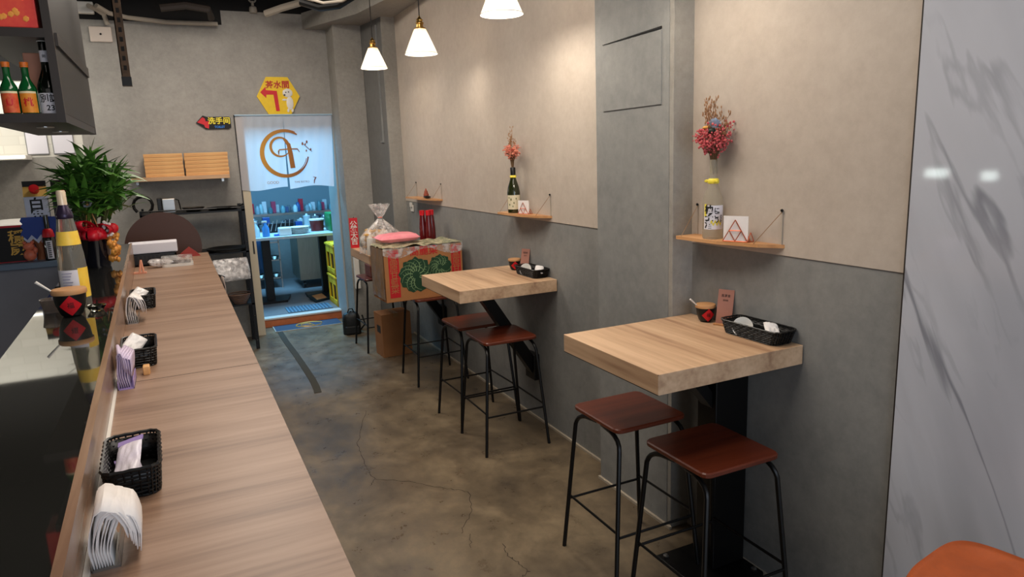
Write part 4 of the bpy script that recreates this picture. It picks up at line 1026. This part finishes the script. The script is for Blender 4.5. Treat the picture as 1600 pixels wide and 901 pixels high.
MB().box(-.02, -.1012, .33, .02, .1012, .3615).build('tape', mat('brown_tape', (140, 100, 56), .3), t)
MB().box(-.126, -.06, .2, -.1245, .03, .26).build('hand_hole', m_darkwood, t)

# big cabbage box standing on a stool
bx0, bx1, by0, by1, bz0, bz1 = 1.205, 1.785, 4.575, 4.93, .623, .995
t = thing('cabbage_box', 'big printed cardboard box with green cabbages and red bands, on a stool', 'box', ((bx0+bx1)/2, (by0+by1)/2, bz0), R_(1.5))
hw, hd, hh = .29, .155, .372
MB().box(-hw, -hd, 0, hw, hd, hh, bev=.003).build('carton_body', m_cardboard, t)
yF = -hd-.0012
MB().box(-hw+.03, yF, .03, -hw+.105, yF+.001, hh-.01).build('red_band', m_red, t); MB().box(hw-.085, yF, .03, hw-.015, yF+.001, hh-.01).build('red_band', m_red, t)
text('高原甘藍菜', .062, m_cardboard, t, (-hw+.067, yF-.0006, .185), (1, 0, 0), (0, 0, 1), vertical=True); text('高原甘藍菜', .062, m_cardboard, t, (hw-.05, yF-.0006, .185), (1, 0, 0), (0, 0, 1), vertical=True)
text('高麗菜', .07, m_red, t, (0, yF-.0006, hh-.035), (1, 0, 0), (0, 0, 1), bold=.001)
m_cab = mat('dark_green_print', (30, 66, 40), .6); m_cabl = mat('pale_green_print', (130, 158, 110), .6)
def cabbage(cx_, cz_, r, off, nm):
    b = MB(); n = 60
    P = [(cx_+r*(1+.05*math.sin(9*a)+.04*math.sin(17*a+off))*math.cos(a), cz_+r*.98*(1+.05*math.sin(9*a)+.04*math.sin(17*a+off))*math.sin(a)) for a in [2*PI*k/n for k in range(n)]]
    poly(b, P, yF-.0002); b.build(nm, m_cab, t)
    b = MB()
    for k in range(11):
        a = -.6+k*2*PI/11*.86+off+.1*math.sin(k*5); P = []
        for j in range(7):
            s_ = j/6; rr = r*(.22+.72*s_); P.append((cx_+rr*math.cos(a+.75*s_*s_), cz_+rr*math.sin(a+.75*s_*s_)))
        stroke(b, P, [r*.06*(1-.7*j/6) for j in range(7)], yF-.0008)
        for j in (2, 3, 4):
            q = P[j]; aa = math.atan2(q[1]-cz_, q[0]-cx_)
            for s2 in (-1, 1): stroke(b, [q, (q[0]+r*.15*math.cos(aa+s2*.9), q[1]+r*.15*math.sin(aa+s2*.9))], [r*.03, r*.012], yF-.0007)
    stroke(b, arc(cx_+r*.06, cz_+r*.05, r*.42, 20+60*off, 250+60*off, 18), [r*.03]*19, yF-.0009)
    b.build('cabbage_veins', m_cabl, t)
cabbage(-.065, .175, .122, 0, 'cabbage_print'); cabbage(.115, .215, .085, 1, 'cabbage_print')
o = MB().grid(lambda u, v: Vector(((u-.5)*2*(hw+.006), (v-.5)*2*(hd+.006), hh+.006+.012*noise.noise(Vector((u*9, v*7, 3)))+.016*max(0, noise.noise(Vector((u*4, v*4, 9)))))), 40, 26).build('plastic_wrap', mat('printed_clear_wrap', (206, 192, 160), .2, rgb2=(80, 104, 74), scale=26, bump=.5, bscale=20), t, True)
b = MB().grid(lambda u, v: Vector(((u-.5)*2*(hw+.004), -hd-.003-.004*noise.noise(Vector((u*9, v*5, 1))), hh+.004-.045*v*(1+.6*math.sin(u*9)))), 40, 4); b.build('wrap_edge', m_clear, t, True)
b = MB().grid(lambda u, v: Vector((-hw-.004-.008*abs(noise.noise(Vector((u*6, v*6, 5)))), (u-.5)*2*hd, hh-(hh*.95)*v)), 12, 16); b.build('wrap_side', mat('brown_wrap', (150, 112, 74), .25, rgb2=(120, 96, 66), scale=9), t, True)

# things behind and on the third table
t = thing('snack_bag', 'tied clear bag of yellow snacks behind the cabbage box', 'bag', (1.345, 5.12, .912))
b = MB()
for k in range(90): b.ball((random.uniform(-.125, .02), random.uniform(-.07, .07), .04+random.uniform(0, .125)), random.uniform(.012, .02), 1, (1.3, .8, .8))
b.build('snacks', mat('yellow_snacks', (206, 160, 90), .6, var=.2, scale=30), t, True)
def bagf(u, v):
    a = 2*PI*u; z = .36*v
    k = v/.72
    r = .135*(1-max(0, (v-.34)/.38))+.010 if v < .72 else .010+.06*((v-.72)/.28)**.7
    r *= 1+.10*math.sin(a*9+v*3)+.05*math.sin(a*17)
    return Vector((r*math.cos(a)*1.05, r*math.sin(a)*.85, z))
MB().grid(bagf, 54, 30).build('clear_bag', m_clear, t, True)
MB().tube([(.014*math.cos(2*PI*k/12), .012*math.sin(2*PI*k/12), .26) for k in range(12)], .004, 6, closed=True).build('tie', mat('orange_tie', (226, 120, 100), .4), t, True)
t = pillow('pink_packet', .31, .18, .06, mat('pink_foil', (240, 128, 142), .3, rgb2=(248, 160, 168), scale=9, bump=.3), 'puffed pink packet lying on top of the cabbage box', 'packet', (1.385, 4.84, 1.045), (R_(2), 0, R_(4)), True, MATS['red_paper'])
for k, (xx, yy, pos) in enumerate(((1.655, 5.06, 'left'), (1.69, 5.02, 'middle'), (1.725, 5.05, 'right'))):
    t = thing('sauce_bottle', f'{pos} one of three red-capped dark red sauce bottles on the third table', 'bottle', (xx, yy, .912), 0, 'red-capped sauce bottles')
    MB().lathe([(0, 0), (.026, 0), (.028, .01), (.027, .16), (.02, .24), (.017, .26), (0, .26)], seg=18).build('bottle_body', mat('dark_red_sauce', (96, 18, 22), .12, spec=.8) if k == 0 else MATS['dark_red_sauce'], t, True)
    MB().lathe([(.019, .258), (.02, .295), (0, .297)], seg=18).build('cap', m_redp, t, True)
t = thing('red_card_stand', 'upright red card with white characters at the end of the third table', 'sign', (1.225, 5.50, .912), R_(-12))
MB().box(-.033, -.002, 0, .033, .002, .24).build('card', m_redp, t)
text('公鎮大吉', .056, m_white, t, (0, -.003, .118), (1, 0, 0), (0, 0, 1), vertical=True, bold=.001)
t = thing('paper_cup', 'pale grey cup upside down near the corner of the third table', 'cup', (1.24, 5.02, .912))
MB().lathe([(0, .125), (.028, .125), (.032, .12), (.036, 0), (0, 0)], seg=24).build('cup_body', mat('pale_cup', (196, 190, 180), .6), t, True)
t = thing('sauce_cup', 'small dark dish beside the red card on the third table', 'dish', (1.275, 5.35, .912))
MB().lathe([(0, 0), (.03, 0), (.042, .035), (.044, .05), (.038, .05), (.03, .01), (0, .008)], seg=20).build('dish_body', m_blackplastic, t, True)
o = MB().box(-.07, -.1, 0, .07, .1, .1, bev=.006).build('brown_parcel', mat('red_brown_parcel', (112, 58, 34), .5, var=.25, scale=12), None, loc=(1.45, 5.79, .624)); tag(o, 'red-brown parcel lying on the farthest stool', 'parcel')
t = thing('power_strip', 'white power strip hanging by its cord on the far column', 'power strip', (1.44, 6.48, .40))
MB().box(-.025, -.02, 0, .025, .015, .42, bev=.006).build('strip_body', m_white, t)
MB().tube([(0, 0, .42), (.015, -.01, .5), (-.01, -.01, .6), (.01, .0, .68)], .004, 6).build('cord', m_cord, t, True)
t = thing('wall_socket', 'tiny white socket on the wall at the end of the third shelf', 'socket', (1.838, 5.87, 1.17))
MB().box(-.008, -.04, -.03, .0, .04, .03, bev=.003).build('plate', m_white, t); MB().box(-.02, -.02, .012, -.006, .02, .05).build('plug', m_white, t)

# ------------------------------------------------------------------ string shelves with bottles
def wall_shelf(y0, y1, z, label, dp=.105):
    t = thing('string_shelf', label, 'shelf', (WX-.004, (y0+y1)/2, z)); L = (y1-y0)/2
    b = MB().prism([(0, L), (0, -L), (-dp*.5, -L+.07), (-dp*.78, -L+.18), (-dp*.93, 0), (-dp, L-.01), (-dp+.005, L)], 0, .012); b.build('board', m_shelf, t)
    for s in (-1, 1):
        MB().tube([(-.003, s*(L-.012), .125), ((-dp*.55 if s < 0 else -dp+.006), (-L+.085 if s < 0 else L-.03), .012)], .0012, 5).build('string', mat('tan_string', (150, 116, 80), .7) if 'tan_string' not in MATS else MATS['tan_string'], t)
        MB().box(-.004, s*(L-.012)-.0018, .012, -.001, s*(L-.012)+.0018, .13).build('wall_strip', m_pipe, t)
        MB().ball((-.006, s*(L-.012), .128), .006, 1).build('hook', m_black, t)
    return t
wall_shelf(1.705, 2.155, 1.252, 'nearest thin wooden string shelf above the nearest table')
wall_shelf(3.335, 3.84, 1.248, 'middle thin wooden string shelf with the dark green bottle')
wall_shelf(5.08, 5.72, 1.268, 'farthest thin wooden string shelf with a tiny ornament')

def grass(b, base, tip, r, seeds=10, sr=.004):
    base, tip = Vector(base), Vector(tip); P = []
    for k in range(6):
        s_ = k/5; P.append(base.lerp(tip, s_)+Vector((0, 0, .02*math.sin(s_*PI))))
    b.tube(P, r, 4)
    for k in range(seeds):
        s_ = .45+.55*k/seeds; p = base.lerp(tip, s_)+Vector((0, 0, .02*math.sin(s_*PI)))
        dv = Vector((random.uniform(-1, 1)*.5, random.uniform(-1, 1), random.uniform(.2, 1))).normalized()*random.uniform(.008, .022)
        b.tube([p, p+dv], .0006, 3); 
        q = bmesh.ops.create_icosphere(b.b, subdivisions=1, radius=1)
        for v in q['verts']: v.co = p+dv+Vector((v.co.x*sr*.6, v.co.y*sr*.7, v.co.z*sr*1.5))
def bouquet(t, zneck, spread, h, n, m, rose=False, flat=1.0):
    m_stem = MATS.get('dry_stem') or mat('dry_stem', (110, 84, 56), .8)
    b = MB(); fb = MB()
    for k in range(n):
        a = random.uniform(0, 2*PI); r = spread*math.sqrt(random.random())
        c = Vector((r*math.cos(a)*.55, r*math.sin(a)*(.5+.6*random.random()), zneck+h*(.25+.35*r/spread+.55*random.random()*flat)))
        b.tube([(0, 0, zneck-.04), (c.x*.3, c.y*.3, zneck+.3*h), c], .0009, 4)
        for j in range(7):
            p = c+Vector((random.gauss(0, .008), random.gauss(0, .010), random.gauss(0, .008)))
            fb.ball(p, random.uniform(.0028, .0055), 1)
    b.build('stems', m_stem, t); fb.build('pink_blossom', m, t, True)
m_pink = mat('dusty_pink_blossom', (180, 62, 74), .7, rgb2=(206, 104, 104), scale=40)
m_pink2 = mat('coral_blossom', (206, 104, 90), .7, rgb2=(222, 150, 120), scale=40)
m_dry = mat('dry_grass', (152, 112, 78), .8, var=.2, scale=30)

# near bottle: clear yuzu sake bottle used as vase
t = thing('flower_bottle', 'clear yuzu bottle with pink dried flowers and blue rose on the nearest shelf', 'vase', (1.782, 2.0, 1.264))
m_frost = mat('frosted_bottle_glass', (222, 216, 200), .08, spec=.8, trans=.8, ior=1.12)
MB().lathe([(0, 0), (.034, 0), (.037, .006), (.037, .135), (.034, .155), (.024, .18), (.0165, .205), (.0145, .24), (.0135, .29), (.0115, .29), (.0125, .24)], seg=28).build('bottle_body', m_frost, t, True)
vw = -124
cyl_label(.0374, .037, .125, vw-62, vw+62).build('label_sheet', m_wlab, t, True)
b = MB(); b.grid(lambda u, v: Vector((.0376*math.cos(R_(vw-60+16*u)), .0376*math.sin(R_(vw-60+16*u)), .085+.045*v)), 6, 1)
b.grid(lambda u, v: Vector((.0378*math.cos(R_(vw-20+66*u)), .0378*math.sin(R_(vw-20+66*u)), .056+.010*v+.006*math.sin(u*20))), 20, 1)
b.build('yellow_splash', mat('yuzu_yellow', (232, 214, 70), .5), t, True)
def vt(s, size, zc, da, bold=.0006):
    text(s, size, m_ink, t, None, (1, 0, 0), (0, 0, 1), vertical=True, wrap=wrapper(.0384, zc, vw+da), bold=bold)
vt('柚子酒', .033, .082, -30, .0012); vt('にごり', .022, .088, 14); vt('小さな', .012, .075, 42, .0003)
MB().lathe([(.0185, .203), (.021, .208), (.0195, .218), (.0155, .222)], seg=20, cap=False).build('yellow_tie', MATS['yuzu_yellow'], t, True)
b = MB()
for s_ in (-1, 1): b.ball((-.012*1, .022*s_*1, .212), .011, 1, (.7, 1.2, .6))
b.build('tie_bow', MATS['yuzu_yellow'], t, True)
bouquet(t, .275, .078, .115, 85, m_pink, flat=1.2)
b = MB()
for k in range(9): grass(b, (0, 0, .30), (random.uniform(-.03, .02), random.uniform(-.02, .07), .50+random.uniform(-.06, .05)), .0010, 12)
for k in range(4): grass(b, (0, 0, .30), (-.01+random.uniform(-.01, .02), -.065+random.uniform(-.02, .02), .44+random.uniform(-.07, .03)), .0010, 12)
b.build('dried_grass', m_dry, t)
b = MB()
for k in range(14):
    a = k*2.4; rr = .006+.0016*k
    def pet(u, v, a=a, rr=rr, k=k):
        th = a+(u-.5)*1.5; z = .02*v-.0012*k; r = rr*(.5+.6*v)
        return Vector((-.02, -.022, .418))+Vector((r*math.cos(th)*.8, r*math.sin(th), z))
    b.grid(pet, 5, 3)
b.build('blue_rose', mat('blue_grey_petals', (150, 170, 196), .6, rgb2=(196, 206, 220), scale=30), t, True)
b = MB().ball((-.025, .015, .405), .013, 2, (1, 1.2, .5)); b.build('yellow_bloom', mat('ochre_bloom', (206, 150, 70), .7), t, True)
b = MB().ball((-.022, -.01, .393), .014, 2, (1, 1.2, .8)); b.build('dark_leaf', mat('dark_leaf_green', (34, 46, 38), .6), t, True)

# middle shelf: dark green wine bottle vase
t = thing('flower_bottle', 'dark green bottle with coral dried flowers on the middle shelf', 'vase', (1.782, 3.70, 1.2605))
MB().lathe([(0, 0), (.035, 0), (.038, .006), (.038, .12), (.033, .15), (.02, .19), (.0145, .215), (.0145, .262), (.0125, .264)], seg=28).build('bottle_body', mat('dark_green_glass', (34, 40, 16), .06, spec=.9), t, True)
MB().lathe([(.0155, .215), (.0158, .262), (.0135, .265)], seg=20, cap=False).build('neck_foil', m_blackplastic, t, True)
vw = -116
cyl_label(.0384, .022, .105, vw-70, vw+70).build('label_sheet', mat('cream_flower_label', (216, 206, 176), .6), t, True)
b = MB()
for da, z, r in ((-40, .05, .007), (-25, .08, .009), (0, .06, .007), (-45, .09, .006), (20, .085, .007), (-10, .04, .006)):
    c = Vector((.0388*math.cos(R_(vw+da)), .0388*math.sin(R_(vw+da)), z)); b.ball(c, r, 1, (.5, .5, .9))
b.build('flower_print', mat('olive_print', (96, 104, 60), .6), t)
MB().lathe([(.0165, .204), (.02, .208), (.0185, .216), (.016, .219)], seg=20, cap=False).build('raffia_tie', MATS['yuzu_yellow'], t, True)
bouquet(t, .262, .062, .14, 55, m_pink2, flat=.6)
b = MB()
for k in range(7): grass(b, (0, 0, .28), (random.uniform(-.02, .02), random.uniform(-.03, .04), .46+random.uniform(-.06, .04)), .0009, 9)
b.build('dried_grass', m_dry, t)
# small ornament on third shelf
t = thing('shelf_ornament', 'tiny red-brown cone ornament on a dark dish on the farthest shelf', 'ornament', (1.785, 5.30, 1.2805))
MB().ball((0, 0, .012), .05, 2, (.5, 1.3, .22)).build('dark_dish', m_black, t, True)
b = MB().lathe([(.02, .012), (.022, .03), (.015, .045), (.016, .05), (.008, .065), (.002, .08)], (0, .02, 0), 12); b.build('cone_figure', mat('terracotta_figure', (150, 72, 50), .6), t, True)

# copper wire napkin holders on the shelves
def wire_holder(loc, s, labA, labB, rz):
    t = thing('wire_napkin_holder', labA, 'napkin holder', loc, rz)
    def tri(y):
        b = MB(); w_, h_ = .045*s, .078*s; r = .0018*s
        A, B, C = Vector((0, y-w_, .002)), Vector((0, y+w_, .002)), Vector((0, y, h_))
        for p, q in ((A, B), (B, C), (C, A), ((A+C)/2, (B+C)/2), ((A+C)/2, (A+B)/2), ((B+C)/2, (A+B)/2)): b.tube([p, q], r, 6)
        return b
    f = tri(0); f.build('front_frame', m_copper, t); o = tri(0).build('rear_frame', m_copper, t); o.location = (.028*s, 0, 0)
    b = MB(); w_ = .045*s
    for yy in (-w_, w_): b.tube([(0, yy, .002), (.028*s, yy, .002)], .0018*s, 6)
    A, B, C = Vector((.0, -w_, .002)), Vector((.028*s, -w_-.012, .002)), Vector((.014*s, -w_-.006, .034*s))
    for p, q in ((A, B), (B, C), (C, A)): b.tube([p, q], .0015*s, 6)
    b.build('side_frame', m_copper, t)
    g = thing('napkin_stack', labB, 'napkins', (loc[0], loc[1], loc[2]+.003), rz)
    for k in range(5): MB().box((.006+.004*k)*s, (-.044+.002*k)*s, 0, (.0085+.004*k)*s, (.046-.001*k)*s, (.088-.0015*k)*s).build('napkin', m_paper, g)
wire_holder((1.765, 1.865, 1.265), 1.0, 'copper wire triangle napkin holder on the nearest shelf', 'white napkins in the copper holder on the nearest shelf', R_(24))
wire_holder((1.770, 3.56, 1.2605), .85, 'copper wire triangle napkin holder on the middle shelf', 'white napkins in the copper holder on the middle shelf', R_(24))

# bowls and cards on the wall tables
sugar_bowl((1.794, 2.045, .935), .037, .068, 'black bowl with wooden lid and spoon on the nearest wall table', rz=R_(-22))
sugar_bowl((1.79, 3.74, .912), .037, .068, 'black bowl with wooden lid on the middle wall table', spoon=False, rz=R_(-20))
def card(loc, label, rz):
    t = thing('menu_card', label, 'card', loc, rz); 
    MB().box(-.036, -.012, 0, .036, .016, .006, bev=.001).build('stand', m_shelf, t)
    b = MB().slab([(-.031, 0, .005), (.031, 0, .005), (.031, .026, .133), (-.031, .026, .133)], (0, .0015, 0)); b.build('sheet', mat('dusty_pink_card', (160, 112, 98), .6) if 'dusty_pink_card' not in MATS else MATS['dusty_pink_card'], t)
    u = Vector((0, .026, .128)).normalized(); nn = Vector((1, 0, 0)).cross(u)
    text('真享食', .012, m_ink, t, Vector((0, 0, .005))+u*.107+nn*.001, (1, 0, 0), u); text('請掃碼', .007, m_ink, t, Vector((0, 0, .005))+u*.09+nn*.001, (1, 0, 0), u)
    return t
card((1.802, 1.955, .935), 'dusty pink menu card leaning on the wall behind the nearest basket', R_(-66))
card((1.802, 3.64, .912), 'dusty pink menu card leaning on the wall behind the middle basket', R_(-66))

# ------------------------------------------------------------------ kitchen seen through the door
TZ = .83
t = thing('kitchen_table', 'long pale-topped table inside the kitchen on two black pedestals', 'table', (0, 0, 0))
MB().box(.30, 7.7, TZ-.03, 1.75, 8.35, TZ, bev=.003).build('tabletop', mat('pale_grey_laminate', (196, 200, 204), .25), t)
for xx in (.80, 1.42):
    MB().box(xx-.045, 7.98, KZ+.02, xx+.045, 8.07, TZ-.03, bev=.004).build('pedestal', m_black, t)
    MB().prism([(xx-.22, 7.86), (xx+.16, 7.86), (xx+.24, 8.2), (xx-.22, 8.2)], KZ, KZ+.025).build('foot_plate', m_black, t)
t = thing('steel_cabinet', 'brushed steel cabinet on casters under the kitchen table', 'cabinet', (1.32, 8.9, KZ))
MB().box(-.10, -.3, .1, .42, .3, .70, bev=.006).build('cabinet_body', mat('warm_steel', (150, 140, 124), .35, .8, stretch=(12, 1, 1), var=.1), t)
for sx in (-.05, .36): MB().lathe([(.035, -.015), (.035, .015)], seg=16).build('caster', m_black, t).matrix_local = Matrix.Translation((sx, -.26, .045)) @ Matrix.Rotation(R_(90), 4, 'Y')
t = thing('wire_trolley', 'steel shelf trolley with stacked dishes behind the kitchen table', 'trolley', (.95, 9.1, KZ))
for z in (.12, .34, .56): MB().box(-.2, -.25, z, .09, .25, z+.015).build('trolley_shelf', m_steel, t)
for sx in (-.2, .08): MB().box(sx, -.25, 0, sx+.015, -.235, .72).build('post', m_steel, t)
for k in range(6):
    o = MB().lathe([(0, 0), (.04, 0), (.06, .04), (.056, .04), (0, .008)], (.80+.09*(k % 3), 8.93, KZ+(.135 if k < 3 else .355)), 16).build('metal_bowl', m_steel, None, True); tag(o, f'{("left", "middle", "right")[k % 3]} steel bowl on the {"lower" if k < 3 else "upper"} trolley shelf', 'bowl')
m_crate = mat('yellow_crate_plastic', (250, 204, 40), .45)
for k, pos in enumerate(('lower', 'upper')):
    t = thing('beer_crate', f'{pos} yellow plastic crate of the stack inside the kitchen door', 'crate', (1.542, 7.45, KZ+.335*k), R_(1), 'yellow crates')
    x, y, h = .16, .2, .325
    b = MB().box(-x, -y, 0, x, y, .02).box(-x, -y, 0, -x+.012, y, .06).box(-x, -y, h-.10, -x+.012, y, h).box(-x, -y, 0, x, -y+.012, .12).box(-x, -y, h-.08, x, -y+.012, h).box(x-.012, -y, 0, x, y, h).box(-x, y-.012, 0, x, y, h)
    for yy in (-y, -.01, y-.03): b.box(-x, yy, 0, -x+.012, yy+.03, h)
    for xx in (-x, x-.03, -.015): b.box(xx, -y, 0, xx+.03, -y+.012, h)
    b.box(-x-.008, -y-.008, h-.025, x+.008, y+.008, h-.008)
    b.build('crate_frame', m_crate, t)
    MB().box(-x+.02, -y+.02, .022, x-.02, y-.02, h-.06).build('dark_contents', mat('dark_bottles', (40, 34, 30), .3) if k == 0 else MATS['dark_bottles'], t)
    text('聯成', .06, mat('green_print', (90, 120, 50), .6) if k == 0 else MATS['green_print'], t, (.0, -y-.0005, .06), (1, 0, 0), (0, 0, 1))
t = thing('green_crate', 'green plastic crate on the right end of the kitchen table', 'crate', (1.62, 8.0, TZ))
MB().box(-.13, -.15, 0, .13, .15, .2, bev=.01).build('crate_body', mat('green_plastic', (30, 120, 66), .4), t); MB().box(-.06, -.152, .15, .06, -.149, .18).build('grip_hole', m_black, t)
for k in range(5):
    o = MB().lathe([(0, 0), (.06, 0), (.11, .015), (.112, .018), (.06, .006), (0, .005)], (1.16, 7.92, TZ+.014*k), 24).build('plate', m_white, None, True); tag(o, 'round white plate in the stack on the kitchen table', 'plate', 'white plates stacked on the kitchen table')
o = MB().box(.93, 7.78, TZ, 1.06, 7.9, TZ+.085, bev=.012).build('tissue_box', m_white); tag(o, 'white square tub left of the plates on the kitchen table', 'tub')
t = thing('lidded_tub', 'dark red tub with white lid beside the green crate', 'tub', (1.38, 8.05, TZ))
MB().lathe([(0, 0), (.07, 0), (.078, .12), (0, .12)], seg=24).build('tub_body', mat('dark_red_plastic', (110, 30, 28), .4), t, True); MB().lathe([(0, .12), (.085, .12), (.085, .135), (0, .137)], seg=24).build('lid', m_white, t, True)
for k, (xx, cc, lb) in enumerate(((.70, (200, 226, 236), 'leftmost pale spray bottle on the kitchen table'), (.80, (70, 140, 206), 'blue-filled spray bottle on the kitchen table'))):
    t = thing('spray_bottle', lb, 'bottle', (xx, 7.82, TZ))
    MB().lathe([(0, 0), (.035, 0), (.038, .01), (.036, .09), (.015, .13), (.012, .15), (0, .15)], seg=18).build('bottle_body', mat('spray_plastic', cc, .3), t, True)
    MB().box(-.035, -.01, .148, .018, .01, .17, bev=.004).build('trigger_head', m_white, t)
o = MB().box(.88, 7.8, TZ, .97, 7.84, TZ+.018, bev=.004).build('blue_sponge', mat('blue_sponge', (30, 90, 200), .6)); tag(o, 'small blue sponge near the spray bottles', 'sponge')
t = thing('knife_rack', 'dark rack with crossed silver utensils behind the spray bottles', 'rack', (.98, 8.22, TZ))
MB().box(-.16, -.03, 0, .16, .03, .10).build('rack_body', m_black, t)
for k in range(6): MB().tube([(-.14+.05*k, -.035, .02), (-.10+.045*k, -.04, .12+.012*(k % 3))], .006, 5).build('utensil', m_steel, t)
t = thing('kitchen_shelf', 'long dark shelf of kitchenware along the kitchen back wall', 'shelf', (0, 0, 0))
MB().box(.4, 9.9, .90, 2.6, 10.38, .93).build('shelf_board', m_steel, t); MB().box(.4, 9.9, 0, 2.6, 10.38, .9).build('lower_cabinet', m_darkgrey, t)
kinds = [('jar', (200, 226, 230)), ('tin', (60, 100, 160)), ('box', (206, 40, 60)), ('pot', (150, 170, 180)), ('jug', (180, 210, 216)), ('carton', (226, 226, 230)), ('canister', (90, 130, 140)), ('box', (180, 60, 90)), ('bag', (196, 206, 210)), ('jar', (120, 170, 180)), ('carton', (70, 90, 130)), ('pot', (120, 130, 140))]
for k in range(24):
    kd, cc = kinds[k % 12]; x = .78+.055*k; h = random.uniform(.07, .17)
    pos = 'upper' 
    nm = {'jar': 'storage_jar', 'tin': 'food_tin', 'box': 'food_box', 'pot': 'cooking_pot', 'jug': 'water_jug', 'carton': 'milk_carton', 'canister': 'canister', 'bag': 'paper_bag'}[kd]
    mk = mat(nm+'_paint', cc, .35)
    b = MB()
    if kd in ('box', 'carton', 'bag'): b.box(-.03, -.04, 0, .03, .04, h, bev=.004)
    else: b.lathe([(0, 0), (.028, 0), (.032, .01), (.032, h*.7), (.02, h*.85), (.02, h), (0, h)], seg=14)
    o = b.build(nm, mk, None, kd not in ('box', 'carton', 'bag'), loc=(x, 10.0+.11*(k % 3), .93))
    tag(o, 'small kitchen container on the long back shelf of the kitchen', kd, 'containers on the kitchen back shelf')
t = thing('blue_apron', 'blue apron hanging under the left end of the kitchen table', 'apron', (.72, 8.37, .38))
MB().grid(lambda u, v: Vector((-.07+.15*u, .02*math.sin(u*10), .42-.45*v+.01*math.sin(u*9))), 14, 6).build('cloth', mat('blue_cloth', (90, 130, 180), .7), t, True, thick=.004)
tag(MB().box(.88, 7.24, KZ, 1.33, 7.52, KZ+.01, bev=.003).build('floor_grate', mat('blue_grey_rubber', (90, 120, 140), .6)), 'blue-grey ribbed mat just inside the kitchen door', 'mat')
b = MB()
for k in range(12): b.box(.90+.035*k, 7.25, KZ+.01, .915+.035*k, 7.51, KZ+.014)
b.build('ribs', mat('dark_rib', (60, 84, 104), .6), bpy.data.objects['floor_grate'])
t = thing('dustpan', 'black dustpan with cardboard lying under the kitchen table', 'dustpan', (1.31, 7.78, KZ), R_(30))
MB().slab([(-.16, -.1, .002), (.12, -.1, .002), (.16, .1, .05), (-.12, .1, .05)], (0, 0, .01)).build('pan', m_blackplastic, t); MB().slab([(-.11, -.06, .018), (.03, -.06, .018), (.06, .06, .05), (-.08, .06, .05)], (0, 0, .004)).build('cardboard_piece', m_cardboard, t)

# more kitchenware on the back of the kitchen table and a counter behind it
t = thing('kitchen_counter', 'cluttered steel counter along the kitchen wall below the long shelf', 'counter', (0, 0, 0))
MB().box(.4, 9.45, .72, 2.6, 9.88, .75).build('benchtop', m_steel, t); MB().box(.42, 9.5, 0, 2.58, 9.88, .72).build('cabinet', m_darkgrey, t)
kin = [('steel_pot', (190, 196, 200), 'pot'), ('black_pan', (30, 30, 34), 'pan'), ('white_jug', (214, 224, 228), 'jug'), ('blue_box', (40, 80, 150), 'box'), ('sauce_can', (150, 160, 170), 'tin'), ('dark_box', (44, 44, 52), 'box')]
for k in range(26):
    nm, cc, kd = kin[(k*5+k//6) % 6]; x = .84+.056*k; h = random.uniform(.07, .19)
    mk = bpy.data.materials.get(nm+'_surface') or mat(nm+'_surface', cc, .3, .6 if kd in ('pot', 'tin') else 0)
    b = MB()
    if kd == 'box': b.box(-.045, -.05, 0, .045, .05, h, bev=.004)
    elif kd == 'pan': b.lathe([(0, 0), (.06, 0), (.08, .05), (.076, .05), (0, .008)], seg=16); b.tube([(.07, 0, .04), (.12, -.03, .09)], .008, 5)
    else: b.lathe([(0, 0), (.045, 0), (.05, .01), (.05, h*.8), (.052, h*.82), (.02, h*.88), (.012, h), (0, h)], seg=16)
    o = b.build(nm, mk, None, kd != 'box', loc=(x, 9.56+.16*(k % 2), .75))
    tag(o, 'small vessel or box crowded on the steel kitchen counter', kd, 'kitchenware crowded on the steel counter')
# lettering belongs to the label, card or board it is printed on
for o in list(bpy.data.objects):
    if o.parent is not None and o.parent.type == 'EMPTY' and o.name.split('.')[0] in ('lettering', 'small_print'):
        for nm in ('label_sheet', 'banner_card', 'board_face', 'board', 'card', 'sheet', 'red_diamond', 'crate_frame', 'carton_body'):
            c = [q for q in o.parent.children if q.name.split('.')[0] == nm]
            if c and c[0].location.length < 1e-6: o.parent = c[0]; break
